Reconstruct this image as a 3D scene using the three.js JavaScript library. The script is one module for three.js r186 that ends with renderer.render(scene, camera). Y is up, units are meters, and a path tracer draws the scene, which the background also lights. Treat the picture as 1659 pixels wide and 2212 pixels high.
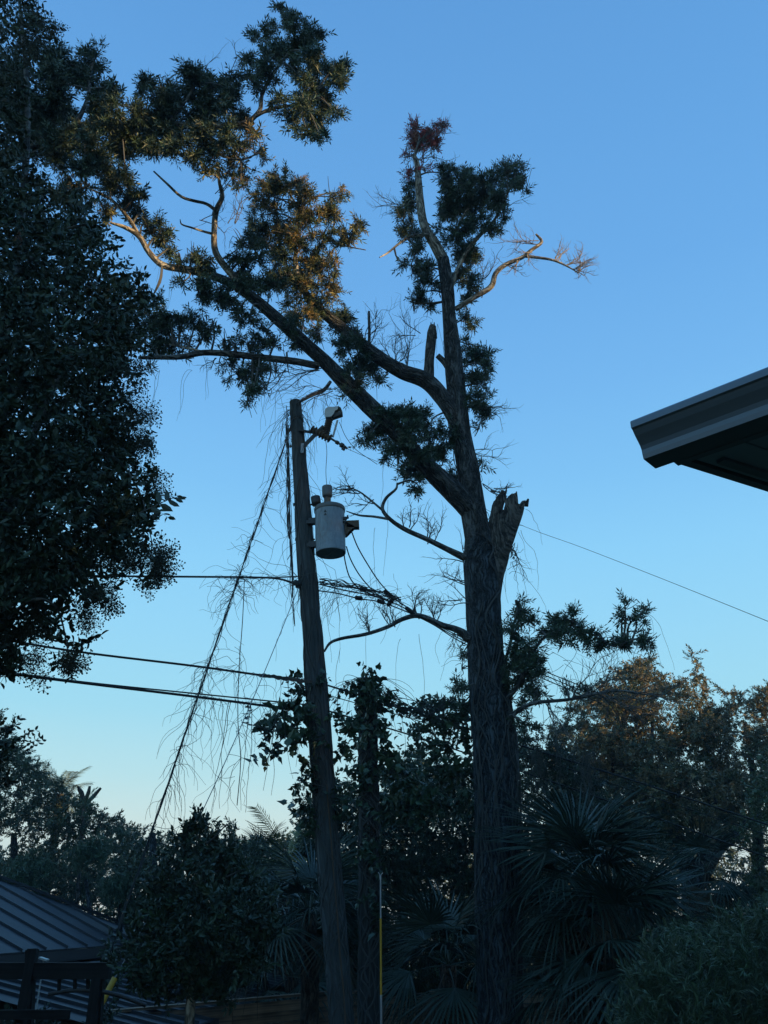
import * as THREE from 'three';
import { ImprovedNoise } from 'three/addons/math/ImprovedNoise.js';

// ------------------------------------------------------------------ camera, sky, sun, exposure
const EYE = new THREE.Vector3(0, 3.2, 0);            // a raised deck beside the house
const FV = 1840, CX = 829.5, CY = 1106;              // focal length and centre in units of a 1659 x 2212 frame
const PITCH = Math.atan((1980 - CY) / FV);
const scene = new THREE.Scene();
const camera = new THREE.PerspectiveCamera(2 * Math.atan(CY / FV) * 180 / Math.PI, 0.75, 0.1, 2000);
camera.position.copy(EYE);
camera.rotation.set(PITCH, 0, 0);
scene.add(camera);

const SUN_AZ = 52 * Math.PI / 180, SUN_EL = 13 * Math.PI / 180;   // low, off to the right and a little behind the viewer
const SUN = new THREE.Vector3(Math.sin(SUN_AZ) * Math.cos(SUN_EL), Math.sin(SUN_EL), Math.cos(SUN_AZ) * Math.cos(SUN_EL));
const lin = c => { c /= 255; return c <= 0.04045 ? c / 12.92 : Math.pow((c + 0.055) / 1.055, 2.4); };
{ // clear dusk sky: colour by height above the horizon, with a mild warm glow round the low sun
  const stops = [[-90, 150, 160, 160], [0, 238, 244, 230], [5, 220, 245, 240], [8, 192, 237, 245], [12, 165, 227, 249], [17, 154, 220, 253],
    [22, 143, 212, 254], [27, 129, 198, 249], [33, 118, 185, 243], [40, 108, 174, 236], [48, 101, 166, 229], [57, 94, 157, 221], [70, 84, 147, 214], [90, 74, 137, 209]];
  const W = 512, H = 512, data = new Float32Array(W * H * 4);
  for (let j = 0; j < H; j++) {
    const el = ((j + 0.5) / H - 0.5) * 180;
    let k = 0; while (k < stops.length - 2 && el > stops[k + 1][0]) k++;
    const a = stops[k], b = stops[k + 1]; let t = Math.min(1, Math.max(0, (el - a[0]) / (b[0] - a[0])));
    if (el < 0) t = 0;
    const base = [1, 2, 3].map(i => lin(a[i]) * (1 - t) + lin(b[i]) * t);
    for (let i = 0; i < W; i++) {
      const lon = ((i + 0.5) / W - 0.5) * 2 * Math.PI, e = el * Math.PI / 180;
      const d = Math.cos(e) * Math.cos(lon) * SUN.x + Math.sin(e) * SUN.y + Math.cos(e) * Math.sin(lon) * SUN.z;
      const g = el > 0 ? 0.4 * Math.exp((d - 1) * 18) : 0, o = (j * W + i) * 4;
      data[o] = base[0] + g; data[o + 1] = base[1] + g * 0.62; data[o + 2] = base[2] + g * 0.25; data[o + 3] = 1;
    }
  }
  const sky = new THREE.DataTexture(data, W, H, THREE.RGBAFormat, THREE.FloatType);
  sky.mapping = THREE.EquirectangularReflectionMapping; sky.magFilter = sky.minFilter = THREE.LinearFilter; sky.needsUpdate = true;
  scene.background = sky; scene.environment = sky;
}
const sun = new THREE.DirectionalLight(new THREE.Color().setRGB(1, 0.66, 0.3), 5);
sun.target.position.set(0, 5, -15); sun.position.copy(SUN).multiplyScalar(90).add(sun.target.position);
sun.castShadow = true; sun.shadow.mapSize.set(4096, 4096);
Object.assign(sun.shadow.camera, { left: -50, right: 50, top: 40, bottom: -20, near: 1, far: 200 });
scene.add(sun, sun.target);
const EXPOSURE = 1.0;

// ------------------------------------------------------------------ helpers
let seed = 20241;
const rnd = () => { seed |= 0; seed = seed + 0x6D2B79F5 | 0; let t = Math.imul(seed ^ seed >>> 15, 1 | seed); t = t + Math.imul(t ^ t >>> 7, 61 | t) ^ t; return ((t ^ t >>> 14) >>> 0) / 4294967296; };
const rr = (a, b) => a + (b - a) * rnd();
const pick = a => a[Math.floor(rnd() * a.length)];
const perlin = new ImprovedNoise();
const noise = (x, y, z) => perlin.noise(x + 71.3, y + 13.7, z + 37.1);
const V = (x, y, z) => new THREE.Vector3(x, y, z);
const cs = Math.cos(PITCH), sn = Math.sin(PITCH);
function axisDepth(vy, d) { const v = (CY - vy) / FV; return d / (cs - v * sn); }
function P(vx, vy, d) {                                // the point seen at (vx, vy) that stands d metres ahead
  const u = (vx - CX) / FV, v = (CY - vy) / FV, k = axisDepth(vy, d);
  return V(EYE.x + u * k, EYE.y + (v * cs + sn) * k, EYE.z - d);
}
const mpp = (vy, d) => axisDepth(vy, d) / FV;          // metres per frame unit there
function onHeight(vx, vy, y) { const p = P(vx, vy, 1), s = (y - EYE.y) / (p.y - EYE.y); return V(EYE.x + (p.x - EYE.x) * s, y, EYE.z + (p.z - EYE.z) * s); }

class Geo {
  constructor() { this.p = []; this.n = []; this.u = []; this.i = []; }
  tube(pts, rad, o = {}) {
    const sides = o.sides ?? 6, n = pts.length; if (n < 2) return this;
    const seg = Math.max(2, Math.round((n - 1) * (o.sub ?? 3)));
    const curve = n > 2 ? new THREE.CatmullRomCurve3(pts, false, 'centripetal') : null;
    const q = []; for (let k = 0; k <= seg; k++) q.push(curve ? curve.getPoint(k / seg) : pts[0].clone().lerp(pts[1], k / seg));
    const base = this.p.length / 3; let nrm = null, len = 0;
    for (let k = 0; k <= seg; k++) {
      const t = q[Math.min(seg, k + 1)].clone().sub(q[Math.max(0, k - 1)]).normalize();
      if (!nrm) { nrm = V(0.01, 0.02, -1); }
      nrm.sub(t.clone().multiplyScalar(nrm.dot(t))); if (nrm.lengthSq() < 1e-6) nrm.set(t.y, -t.x, 0.1); nrm.normalize();
      const bi = t.clone().cross(nrm), f = k / seg * (n - 1), a = Math.min(n - 2, Math.floor(f)), r0 = Array.isArray(rad) ? rad[a] + (rad[a + 1] - rad[a]) * (f - a) : rad;
      if (k) len += q[k].distanceTo(q[k - 1]);
      for (let s = 0; s <= sides; s++) {
        const an = s / sides * 2 * Math.PI, c = Math.cos(an), si = Math.sin(an);
        const dx = nrm.x * c + bi.x * si, dy = nrm.y * c + bi.y * si, dz = nrm.z * c + bi.z * si;
        let r = r0;
        if (o.amp) { const sa = s === sides ? 0 : an; r *= 1 + o.amp * (noise(Math.cos(sa) * 2.2, Math.sin(sa) * 2.2, len * 0.9 + (o.seed || 0)) * 1.6 + 0.7 * noise(Math.cos(sa) * 6, Math.sin(sa) * 6, len * 2.2 + (o.seed || 0))); }
        this.p.push(q[k].x + dx * r, q[k].y + dy * r, q[k].z + dz * r); this.n.push(dx, dy, dz); this.u.push(s / sides * Math.max(0.1, Math.round(2 * Math.PI * r0 * 10) / 10), len);
      }
    }
    const w = sides + 1;
    for (let k = 0; k < seg; k++) for (let s = 0; s < sides; s++) { const a = base + k * w + s; this.i.push(a, a + 1, a + w, a + 1, a + w + 1, a + w); }
    for (const end of o.cap === false ? [] : [0, 1]) {
      const c = end ? q[seg] : q[0], t = end ? q[seg].clone().sub(q[seg - 1]).normalize() : q[0].clone().sub(q[1]).normalize(), ci = this.p.length / 3;
      this.p.push(c.x, c.y, c.z); this.n.push(t.x, t.y, t.z); this.u.push(0, 0);
      const r0 = base + (end ? seg * w : 0);
      for (let s = 0; s < sides; s++) { const k = this.p.length / 3; for (const e of [s, s + 1]) { const m = (r0 + e) * 3; this.p.push(this.p[m], this.p[m + 1], this.p[m + 2]); this.n.push(t.x, t.y, t.z); this.u.push(this.p[m] * 1, this.p[m + 2]); } end ? this.i.push(ci, k, k + 1) : this.i.push(ci, k + 1, k); }
    }
    return this;
  }
  tri(a, b, c) { const n = b.clone().sub(a).cross(c.clone().sub(a)).normalize(), k = this.p.length / 3; for (const v of [a, b, c]) { this.p.push(v.x, v.y, v.z); this.n.push(n.x, n.y, n.z); this.u.push(v.x + v.z, v.y); } this.i.push(k, k + 1, k + 2); return this; }
  quad(a, b, c, d) { return this.tri(a, b, c).tri(a, c, d); }
  add(g, m) { g = g.clone(); if (m) g.applyMatrix4(m); const b = this.p.length / 3, P0 = g.attributes.position.array, N0 = g.attributes.normal.array, U0 = g.attributes.uv?.array; for (const x of P0) this.p.push(x); for (const x of N0) this.n.push(x); if (U0) for (const x of U0) this.u.push(x); else for (let k = 0; k < P0.length / 3; k++) this.u.push(0, 0); if (g.index) for (const x of g.index.array) this.i.push(b + x); else for (let k = 0; k < P0.length / 3; k++) this.i.push(b + k); return this; }
  box(a, b, w, h, up = V(0, 1, 0)) {                    // a bar from a to b, w wide, h high
    const y = b.clone().sub(a), L = y.length(); y.normalize(); const x = y.clone().cross(up).normalize(), z = x.clone().cross(y).normalize();
    const hw = w / 2, hh = h / 2, c = [[-1, -1], [1, -1], [1, 1], [-1, 1]].map(([s, t]) => x.clone().multiplyScalar(s * hw).addScaledVector(z, t * hh));
    const A = c.map(v => v.clone().add(a)), B = c.map(v => v.clone().add(b));
    const f = (p0, p1, p2, p3, uw, uh) => { const n = p1.clone().sub(p0).cross(p2.clone().sub(p0)).normalize(), k = this.p.length / 3; [p0, p1, p2, p3].forEach((v, j) => { this.p.push(v.x, v.y, v.z); this.n.push(n.x, n.y, n.z); this.u.push(j === 1 || j === 2 ? uw : 0, j > 1 ? uh : 0); }); this.i.push(k, k + 1, k + 2, k, k + 2, k + 3); };
    for (let k = 0; k < 4; k++) { const m = (k + 1) % 4; f(A[m], A[k], B[k], B[m], k % 2 ? h : w, L); }
    f(A[0], A[1], A[2], A[3], w, h); f(B[1], B[0], B[3], B[2], w, h);
    return this;
  }
  lathe(a, b, prof, seg = 20) {                         // prof: [radius, position 0..1 from a to b]
    const L = a.distanceTo(b), g = new THREE.LatheGeometry(prof.map(([r, t]) => new THREE.Vector2(Math.max(r, 1e-4), t * L)), seg);
    return this.add(g, new THREE.Matrix4().compose(a, new THREE.Quaternion().setFromUnitVectors(V(0, 1, 0), b.clone().sub(a).normalize()), V(1, 1, 1)));
  }
  get empty() { return !this.i.length; }
  build(base, smooth) {
    const g = new THREE.BufferGeometry(), p = new Float32Array(this.p);
    if (base) for (let k = 0; k < p.length; k += 3) { p[k] -= base.x; p[k + 1] -= base.y; p[k + 2] -= base.z; }
    g.setAttribute('position', new THREE.BufferAttribute(p, 3)); g.setAttribute('normal', new THREE.BufferAttribute(new Float32Array(this.n), 3)); g.setAttribute('uv', new THREE.BufferAttribute(new Float32Array(this.u), 2)); g.setIndex(this.i);
    if (smooth) g.computeVertexNormals();
    return g;
  }
}
const taken = {};
function numbered(n) { if (!(n in taken)) { taken[n] = 0; return n; } taken[n]++; return n + '_' + String(taken[n]).padStart(3, '0'); }
function shade(o) { o.castShadow = o.receiveShadow = true; return o; }
function thing(name, label, category, base, group) { const o = new THREE.Group(); o.name = numbered(name); o.position.copy(base); o.userData = { label, category }; if (group) o.userData.group = group; scene.add(o); return o; }
function part(parent, name, geo, mat, opt = {}) {       // geo in world metres
  if (geo.empty) return null;
  let base = parent.position.clone(); if (parent.parent && parent.parent !== scene) base.add(parent.parent.position);
  const m = shade(new THREE.Mesh(geo.build(base, opt.smooth), mat)); m.name = name; if (opt.kind) m.userData.kind = opt.kind; if (opt.label) m.userData.label = opt.label; parent.add(m); return m;
}
function solo(name, label, category, geo, mat, base, group) { const m = shade(new THREE.Mesh(geo.build(base), mat)); m.name = numbered(name); m.position.copy(base); m.userData = { label, category }; if (group) m.userData.group = group; scene.add(m); return m; }
function structure(name, geo, mat) { const m = shade(new THREE.Mesh(geo, mat)); m.name = name; m.userData = { kind: 'structure' }; scene.add(m); return m; }

// ------------------------------------------------------------------ materials
function tex(w, h, fn, srgb) { const d = new Uint8Array(w * h * 4); for (let j = 0; j < h; j++) for (let i = 0; i < w; i++) { const c = fn(i / w, j / h), o = (j * w + i) * 4; for (let k = 0; k < 3; k++) d[o + k] = Math.max(0, Math.min(255, (c.length ? c[k] : c) * 255)); d[o + 3] = 255; } const t = new THREE.DataTexture(d, w, h); t.wrapS = t.wrapT = THREE.RepeatWrapping; t.magFilter = THREE.LinearFilter; t.minFilter = THREE.LinearMipmapLinearFilter; t.generateMipmaps = true; if (srgb) t.colorSpace = THREE.SRGBColorSpace; t.needsUpdate = true; return t; }
const TAU = Math.PI * 2;
const loop = (u, v, fu, fv, s) => noise(Math.cos(u * TAU) * fu / TAU + s, Math.sin(u * TAU) * fu / TAU, Math.cos(v * TAU) * fv / TAU + 3) + noise(Math.sin(u * TAU) * fu / TAU + s, Math.cos(u * TAU) * fu / TAU, Math.sin(v * TAU) * fv / TAU + 9);
const barkH = (u, v) => { const w = loop(u, v, 5, 9, 21) * .035, a = Math.abs(loop(u + w, v, 22, 4.5, 1)), b = loop(u, v, 60, 26, 5) * 0.3, c = loop(u, v, 8, 14, 8) * 0.35, plate = Math.abs(loop(u + w * 2, v, 12, 16, 31)) < .12 ? -.3 : 0; return Math.max(0, Math.min(1, 0.25 + a * 1.2 + b + c + plate)); };
const barkBump = tex(512, 512, barkH);
const barkMap = tex(512, 512, (u, v) => { const h = barkH(u, v), l = loop(u, v, 9, 7, 12), m = 0.4 + 0.55 * h; return l > 0.35 ? [m * 1.08, m * 1.08, m * 1.04] : [m, m * 0.99, m * 0.97]; }, true);
const woodMap = tex(128, 512, (u, v) => { const g = loop(u, v, 40, 2.5, 2) * 0.16 + loop(u, v, 8, 5, 4) * 0.14 + 0.75; return [g, g * 0.96, g * 0.9]; }, true);
const woodBump = tex(128, 512, (u, v) => 0.5 + loop(u, v, 44, 2, 2) * 0.4);
const metalMap = tex(256, 256, (u, v) => { const g = 0.86 + loop(u, v, 10, 6, 4) * 0.08 + loop(u, v, 60, 60, 6) * 0.06; return [g, g, g]; }, true);
const std = (r, g, b, rough = 0.85, o = {}) => new THREE.MeshStandardMaterial({ color: new THREE.Color().setRGB(r, g, b), roughness: rough, ...o });
const M = {
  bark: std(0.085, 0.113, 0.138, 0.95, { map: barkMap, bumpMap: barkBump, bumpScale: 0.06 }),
  limb: std(0.66, 0.61, 0.54, 0.95, { map: barkMap, bumpMap: barkBump, bumpScale: 0.012 }),  // sunlight put into the colour: bark made paler for the sunlit limbs
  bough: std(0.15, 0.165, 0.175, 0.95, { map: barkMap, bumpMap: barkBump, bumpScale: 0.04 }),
  unlitLimb: std(0.22, 0.23, 0.235, 0.95, { map: barkMap, bumpMap: barkBump, bumpScale: 0.012 }),  // darker copy of the limb bark, for limbs out of the sun
  deadWood: std(0.2, 0.19, 0.175, 0.95, { map: barkMap, bumpMap: barkBump, bumpScale: 0.02 }),
  twig: std(0.13, 0.13, 0.125, 0.95),
  paleTwig: std(0.36, 0.31, 0.27, 0.95),
  vine: std(0.075, 0.08, 0.078, 0.95),
  pole: std(0.125, 0.158, 0.185, 0.95, { map: woodMap, bumpMap: woodBump, bumpScale: 0.008 }),
  oldPole: std(0.07, 0.08, 0.09, 0.95, { map: woodMap, bumpMap: woodBump, bumpScale: 0.008 }),
  fence: std(0.55, 0.41, 0.31, 0.9, { map: woodMap, bumpMap: woodBump, bumpScale: 0.004 }),
  darkWood: std(0.035, 0.035, 0.036, 0.9, { map: woodMap }),
  wire: std(0.02, 0.02, 0.022, 0.7),
  steel: std(0.3, 0.31, 0.32, 0.5, { metalness: 0.6 }),
  darkSteel: std(0.07, 0.07, 0.07, 0.6, { metalness: 0.4 }),
  tank: std(0.4, 0.49, 0.56, 0.5, { map: metalMap }),
  tankRim: std(0.14, 0.15, 0.15, 0.5),
  rust: std(0.13, 0.09, 0.06, 0.9),
  porcelain: std(0.12, 0.1, 0.095, 0.35),
  greyPorcelain: std(0.34, 0.36, 0.37, 0.35),
  cover: std(0.62, 0.62, 0.58, 0.5),
  fuse: std(0.5, 0.5, 0.48, 0.5),
  yellow: std(0.75, 0.38, 0.03, 0.5),
  guard: std(0.76, 0.42, 0.05, 0.5),
  alu: std(0.55, 0.58, 0.62, 0.35, { metalness: 0.7 }),
  roof: std(0.055, 0.064, 0.076, 0.6, { metalness: 0.25, map: metalMap }),
  seam: std(0.05, 0.056, 0.065, 0.5, { metalness: 0.25 }),
  roofDark: std(0.06, 0.062, 0.065, 0.7),
  stucco: std(0.2, 0.19, 0.18, 0.95),
  gutter: std(0.17, 0.21, 0.255, 0.4, { metalness: 0.1 }),
  soffit: std(0.4, 0.48, 0.55, 0.75),
  shingle: std(0.09, 0.085, 0.08, 0.95),
  moss: std(0.11, 0.12, 0.11, 1),
  ground: std(0.06, 0.075, 0.03, 1),
  palmTrunk: std(0.16, 0.13, 0.1, 0.95, { map: barkMap, bumpMap: barkBump, bumpScale: 0.03 }),
  palm: std(0.032, 0.06, 0.04, 0.5),
  palmDry: std(0.1, 0.085, 0.055, 0.8),
  yellowPalm: std(0.14, 0.15, 0.03, 0.5),
};
for (const k of ['leafOak', 'leafMyrtle', 'leafBroad', 'leafBack', 'leafFine', 'seed']) M[k] = std(1, 1, 1, k === 'seed' ? 0.9 : k === 'leafMyrtle' ? 0.6 : 0.45);

// ------------------------------------------------------------------ leaf sprigs (real little leaves on a stem), instanced into crowns
function leafGeo(g, base, dir, side, len, wid, fold, shape = 'lens') {
  const up = dir.clone().cross(side).normalize(), at = (t, s, h) => base.clone().addScaledVector(dir, len * t).addScaledVector(side, wid * s).addScaledVector(up, h);
  const b = at(0, 0, 0), tip = at(1, 0, -fold * 1.2);
  if (shape === 'lens') { const l = at(0.45, -0.5, fold), r = at(0.45, 0.5, fold); g.tri(b, r, tip).tri(b, tip, l); }
  else if (shape === 'oval') { const l1 = at(0.3, -0.45, fold), r1 = at(0.3, 0.45, fold), l2 = at(0.68, -0.42, fold), r2 = at(0.68, 0.42, fold), m = at(0.5, 0, 0); g.tri(b, r1, m).tri(b, m, l1).tri(r1, r2, m).tri(l1, m, l2).tri(m, r2, tip).tri(m, tip, l2); }
  else { const l0 = at(-0.08, -0.28, fold), r0 = at(-0.08, 0.28, fold), l1 = at(0.28, -0.55, fold), r1 = at(0.28, 0.55, fold), l2 = at(0.55, -0.26, fold * .6), r2 = at(0.55, 0.26, fold * .6), m = at(0.35, 0, 0); g.tri(b, r0, r1).tri(b, r1, m).tri(b, m, l1).tri(b, l1, l0).tri(r1, r2, m).tri(l1, m, l2).tri(m, r2, tip).tri(m, tip, l2); }
}
const SPRIG = {};
function sprig(kind, variants, mat, { n, len, wid, stem, angle, shape, opposite, droop = 0, stemR = 0.002 }) {
  const list = []; let area = 0;
  for (let v = 0; v < variants; v++) {
    const g = new Geo(), bend = rr(-0.12, 0.12) * stem, pt = t => V(bend * t * t, stem * t, bend * 0.6 * t * t);
    g.tube([pt(0), pt(0.5), pt(1)], [stemR, stemR * 0.8, stemR * 0.5], { sides: 3, sub: 1, cap: false });
    for (let k = 0; k < n; k++) {
      const t = opposite ? 0.15 + 0.85 * Math.floor(k / 2) / Math.max(1, Math.ceil(n / 2) - 1) : 0.2 + 0.8 * k / (n - 1);
      const az = opposite ? (k % 2) * Math.PI + Math.floor(k / 2) * 0.25 + rr(-.3, .3) : k * 2.4 + rr(-0.4, 0.4);
      const an = angle * (t > 0.95 && !opposite ? 0.4 : 1) + rr(-0.25, 0.25), dir = V(Math.cos(az) * Math.sin(an), Math.cos(an) - droop, Math.sin(az) * Math.sin(an)).normalize();
      const side = dir.clone().cross(V(rr(-.6, .6), 1, rr(-.6, .6))).normalize(), L = len * rr(0.75, 1.2);
      leafGeo(g, pt(Math.min(1, t)), dir, side, L, wid * rr(0.8, 1.15), wid * 0.12, shape); area += L * wid * 0.55;
    }
    list.push(g.build());
  }
  SPRIG[kind] = { list, mat, area: area / variants * 0.5, stem };
}
sprig('oak', 4, M.leafOak, { n: 15, len: 0.078, wid: 0.021, stem: 0.2, angle: 0.95, shape: 'lens' });
sprig('oakRosette', 2, M.leafOak, { n: 11, len: 0.088, wid: 0.023, stem: 0.09, angle: 1.15, shape: 'lens' });
sprig('myrtle', 4, M.leafMyrtle, { n: 10, len: 0.046, wid: 0.025, stem: 0.17, angle: 0.95, shape: 'oval', opposite: true, stemR: 0.0015 });
sprig('broad', 4, M.leafBroad, { n: 7, len: 0.098, wid: 0.078, stem: 0.3, angle: 1.0, shape: 'heart', droop: 0.5 });
sprig('back', 4, M.leafBack, { n: 18, len: 0.078, wid: 0.036, stem: 0.3, angle: 0.9, shape: 'lens' });
sprig('citrus', 4, M.leafBack, { n: 12, len: 0.062, wid: 0.027, stem: 0.2, angle: 0.8, shape: 'oval' });
sprig('fine', 3, M.leafFine, { n: 26, len: 0.1, wid: 0.013, stem: 0.4, angle: 0.9, shape: 'lens', opposite: true });
{ const list = []; for (let v = 0; v < 3; v++) { const g = new Geo(); g.tube([V(0, 0, 0), V(0.004, 0.14, 0)], [0.0015, 0.001], { sides: 3, sub: 1, cap: false }); for (let k = 0; k < 17; k++) { const t = 0.25 + 0.75 * k / 16, az = k * 2.4, L = 0.045 * (1.15 - t * 0.7), b = V(0, 0.14 * t, 0), e = b.clone().add(V(Math.cos(az) * L, L * 0.5, Math.sin(az) * L)); g.tube([b, e], 0.001, { sides: 3, sub: 1, cap: false }); g.add(new THREE.IcosahedronGeometry(rr(0.0042, 0.006), 0), new THREE.Matrix4().makeTranslation(e.x, e.y, e.z)); } list.push(g.build()); } SPRIG.seeds = { list, mat: M.seed, area: 0.0012, stem: 0.14 }; }

const PAL = {
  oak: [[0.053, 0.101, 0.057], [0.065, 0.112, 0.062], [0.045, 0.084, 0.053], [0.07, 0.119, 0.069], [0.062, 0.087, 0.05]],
  oakYellowLit: [[0.27, 0.245, 0.085], [0.19, 0.195, 0.07], [0.28, 0.2, 0.08], [0.1, 0.12, 0.05]],  // yellowing leaves, with sunlight brightened into the colour of the lit clumps
  red: [[0.48, 0.075, 0.075], [0.38, 0.07, 0.065], [0.2, 0.07, 0.06], [0.26, 0.12, 0.08]],
  myrtle: [[0.036, 0.067, 0.036], [0.032, 0.057, 0.034], [0.044, 0.076, 0.04], [0.044, 0.06, 0.036]],
  broad: [[0.04, 0.084, 0.043], [0.05, 0.097, 0.048], [0.036, 0.068, 0.038]],
  back: [[0.055, 0.086, 0.046], [0.066, 0.099, 0.052], [0.048, 0.075, 0.041], [0.084, 0.111, 0.063]],
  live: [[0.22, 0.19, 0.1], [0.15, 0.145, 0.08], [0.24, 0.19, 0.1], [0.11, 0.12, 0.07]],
  bush: [[0.08, 0.12, 0.055], [0.065, 0.11, 0.05], [0.095, 0.12, 0.06]],
  fern: [[0.053, 0.102, 0.055], [0.063, 0.114, 0.061]],
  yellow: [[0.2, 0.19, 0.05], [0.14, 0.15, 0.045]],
  seed: [[0.045, 0.055, 0.038], [0.06, 0.06, 0.042]],
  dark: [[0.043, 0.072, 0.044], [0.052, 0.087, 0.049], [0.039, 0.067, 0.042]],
};
const upY = V(0, 1, 0), tmpM = new THREE.Matrix4();
class Leaves {
  constructor() { this.k = {}; this.count = 0; }
  put(kind, pos, dir, s, pal) {
    const S = SPRIG[kind], v = Math.floor(rnd() * S.list.length), key = kind + v;
    const q = new THREE.Quaternion().setFromUnitVectors(upY, dir.clone().normalize()).multiply(new THREE.Quaternion().setFromAxisAngle(upY, rnd() * TAU));
    const c = pick(PAL[pal]), b = rr(0.75, 1.25);
    (this.k[key] ||= { S, v, m: [], c: [] }).m.push([pos.clone().addScaledVector(dir, -S.stem * s * 0.4), q, s]); this.k[key].c.push([c[0] * b, c[1] * b, c[2] * b]); this.count++;
  }
  clump(vx, vy, d, rx, ry, o = {}) {                     // leafy ball; radii in frame units, turned into metres
    const kind = o.kind ?? 'oak', sc = o.scale ?? 1, m = mpp(vy, d), C = P(vx, vy, d), S = SPRIG[kind];
    const boost = kind === 'oak' ? (o.pal === 'oakYellowLit' ? 1.4 : 1.75) : 1, RX = rx * m, RY = ry * m, RZ = (RX + RY) / 2 * (o.deep ?? 1), n = Math.round(Math.PI * RX * RY * boost * (o.od ?? 2) / (S.area * sc * sc));
    const sub = [], ns = Math.max(3, Math.round(3 + Math.sqrt(RX * RY) * 9));
    for (let k = 0; k < ns; k++) { const a = rnd() * TAU, z = rr(-1, 1), w = Math.sqrt(1 - z * z), q = Math.pow(rnd(), 0.4) * .92; sub.push([V(Math.cos(a) * w * q, z * q, Math.sin(a) * w * q), rr(.16, .42)]); }
    for (let k = 0; k < n; k++) {
      const [sc0, sr] = sub[Math.floor(rnd() * ns)], a = rnd() * TAU, z = rr(-1, 1), w = Math.sqrt(1 - z * z), q = Math.pow(rnd(), 0.5), loose = rnd() < .18 ? 1.9 : 1;
      const o0 = V(Math.cos(a) * w, z, Math.sin(a) * w), o1 = sc0.clone().addScaledVector(o0, sr * q * loose), p = V(C.x + o1.x * RX, C.y + o1.y * RY / cs - .04 * (loose - 1), C.z + o1.z * RZ);
      if (noise(p.x * 2.6, p.y * 2.6, p.z * 2.6) > (o.hole ?? 0.22) + .1) continue;
      const dir = V(o0.x * .8 + o1.x * .4 + rr(-.6, .6), o0.y * .6 + o1.y * .3 + rr(-.75, .55) + (o.lift ?? 0), o0.z * .8 + rr(-.6, .6));
      this.put(kind === 'oak' && rnd() < 0.25 ? 'oakRosette' : kind, p, dir, sc * (rnd() < .15 ? rr(1.1, 1.5) : rr(0.65, 1.15)), o.pal2 && rnd() < 0.35 ? o.pal2 : o.pal ?? 'oak');
    }
    return C;
  }
  poly(pts, d, thick, o = {}) {                          // leafy mass inside an outline, thick metres deep each way
    const kind = o.kind ?? 'back', sc = o.scale ?? 1, S = SPRIG[kind]; let x0 = 1e9, x1 = -1e9, y0 = 1e9, y1 = -1e9, A = 0;
    pts.forEach(([x, y], k) => { x0 = Math.min(x0, x); x1 = Math.max(x1, x); y0 = Math.min(y0, y); y1 = Math.max(y1, y); const [a, b] = pts[(k + 1) % pts.length]; A += x * b - a * y; });
    const mid = mpp((y0 + y1) / 2, d), n = Math.round(Math.abs(A) / 2 * mid * mid * (o.od ?? 3) / (S.area * sc * sc)); let got = 0, tries = 0;
    const inside = (x, y) => { let c = false; for (let i = 0, j = pts.length - 1; i < pts.length; j = i++) { const [xi, yi] = pts[i], [xj, yj] = pts[j]; if ((yi > y) !== (yj > y) && x < (xj - xi) * (y - yi) / (yj - yi) + xi) c = !c; } return c; };
    const edge = (x, y) => { let e = 1e9; for (let i = 0, j = pts.length - 1; i < pts.length; j = i++) { const [xi, yi] = pts[i], [xj, yj] = pts[j], dx = xj - xi, dy = yj - yi, t = Math.max(0, Math.min(1, ((x - xi) * dx + (y - yi) * dy) / (dx * dx + dy * dy + 1e-9))); e = Math.min(e, Math.hypot(x - xi - dx * t, y - yi - dy * t)); } return e; };
    while (got < n && tries++ < n * 8) {
      const x = rr(x0, x1), y = rr(y0, y1), j = o.rough ?? 14; const xx = x + noise(x / 22, y / 22, 4) * j * 1.6 + noise(x / 8, y / 8, 7) * j * .7, yy = y + noise(x / 22, y / 22, 14) * j * 1.6 + noise(x / 8, y / 8, 17) * j * .7;
      if (!inside(xx, yy)) continue;
      const w = 0.25 + 0.75 * Math.min(1, edge(x, y) / 90), dd = (typeof d === 'function' ? d(x, y) : d) + rr(-1, 1) * thick * w, p = P(x, y, dd), f = o.freq ?? 1.6;
      if (noise(p.x * f, p.y * f, p.z * f) > (o.hole ?? 0.3)) { got += 0.6; continue; }
      got++;
      const dir = V(rr(-1, 1), rr(-.6, 1) + (o.lift ?? 0), rr(-1, 1));
      this.put(kind, p, dir, sc * rr(0.75, 1.25), o.pal2 && noise(p.x * .7, p.y * .7, p.z * .7 + 9) > 0.12 ? o.pal2 : o.pal ?? 'back');
    }
  }
  billows(pts, d, thick, rad, n, o = {}) {              // billowing crown: many leafy balls spread through an outline
    let x0 = 1e9, x1 = -1e9, y0 = 1e9, y1 = -1e9; for (const [x, y] of pts) { x0 = Math.min(x0, x); x1 = Math.max(x1, x); y0 = Math.min(y0, y); y1 = Math.max(y1, y); }
    const inside = (x, y) => { let c = false; for (let i = 0, j = pts.length - 1; i < pts.length; j = i++) { const [xi, yi] = pts[i], [xj, yj] = pts[j]; if ((yi > y) !== (yj > y) && x < (xj - xi) * (y - yi) / (yj - yi) + xi) c = !c; } return c; };
    for (let k = 0, t = 0; k < n && t < n * 20; t++) { const x = rr(x0, x1), y = rr(y0, y1), r = rad * rr(.6, 1.3); if (!inside(x, y) || !inside(x, y - r * .6)) continue; k++; this.clump(x, y, d + rr(-1, 1) * thick, r, r * rr(.55, .85), o); }
  }
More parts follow.
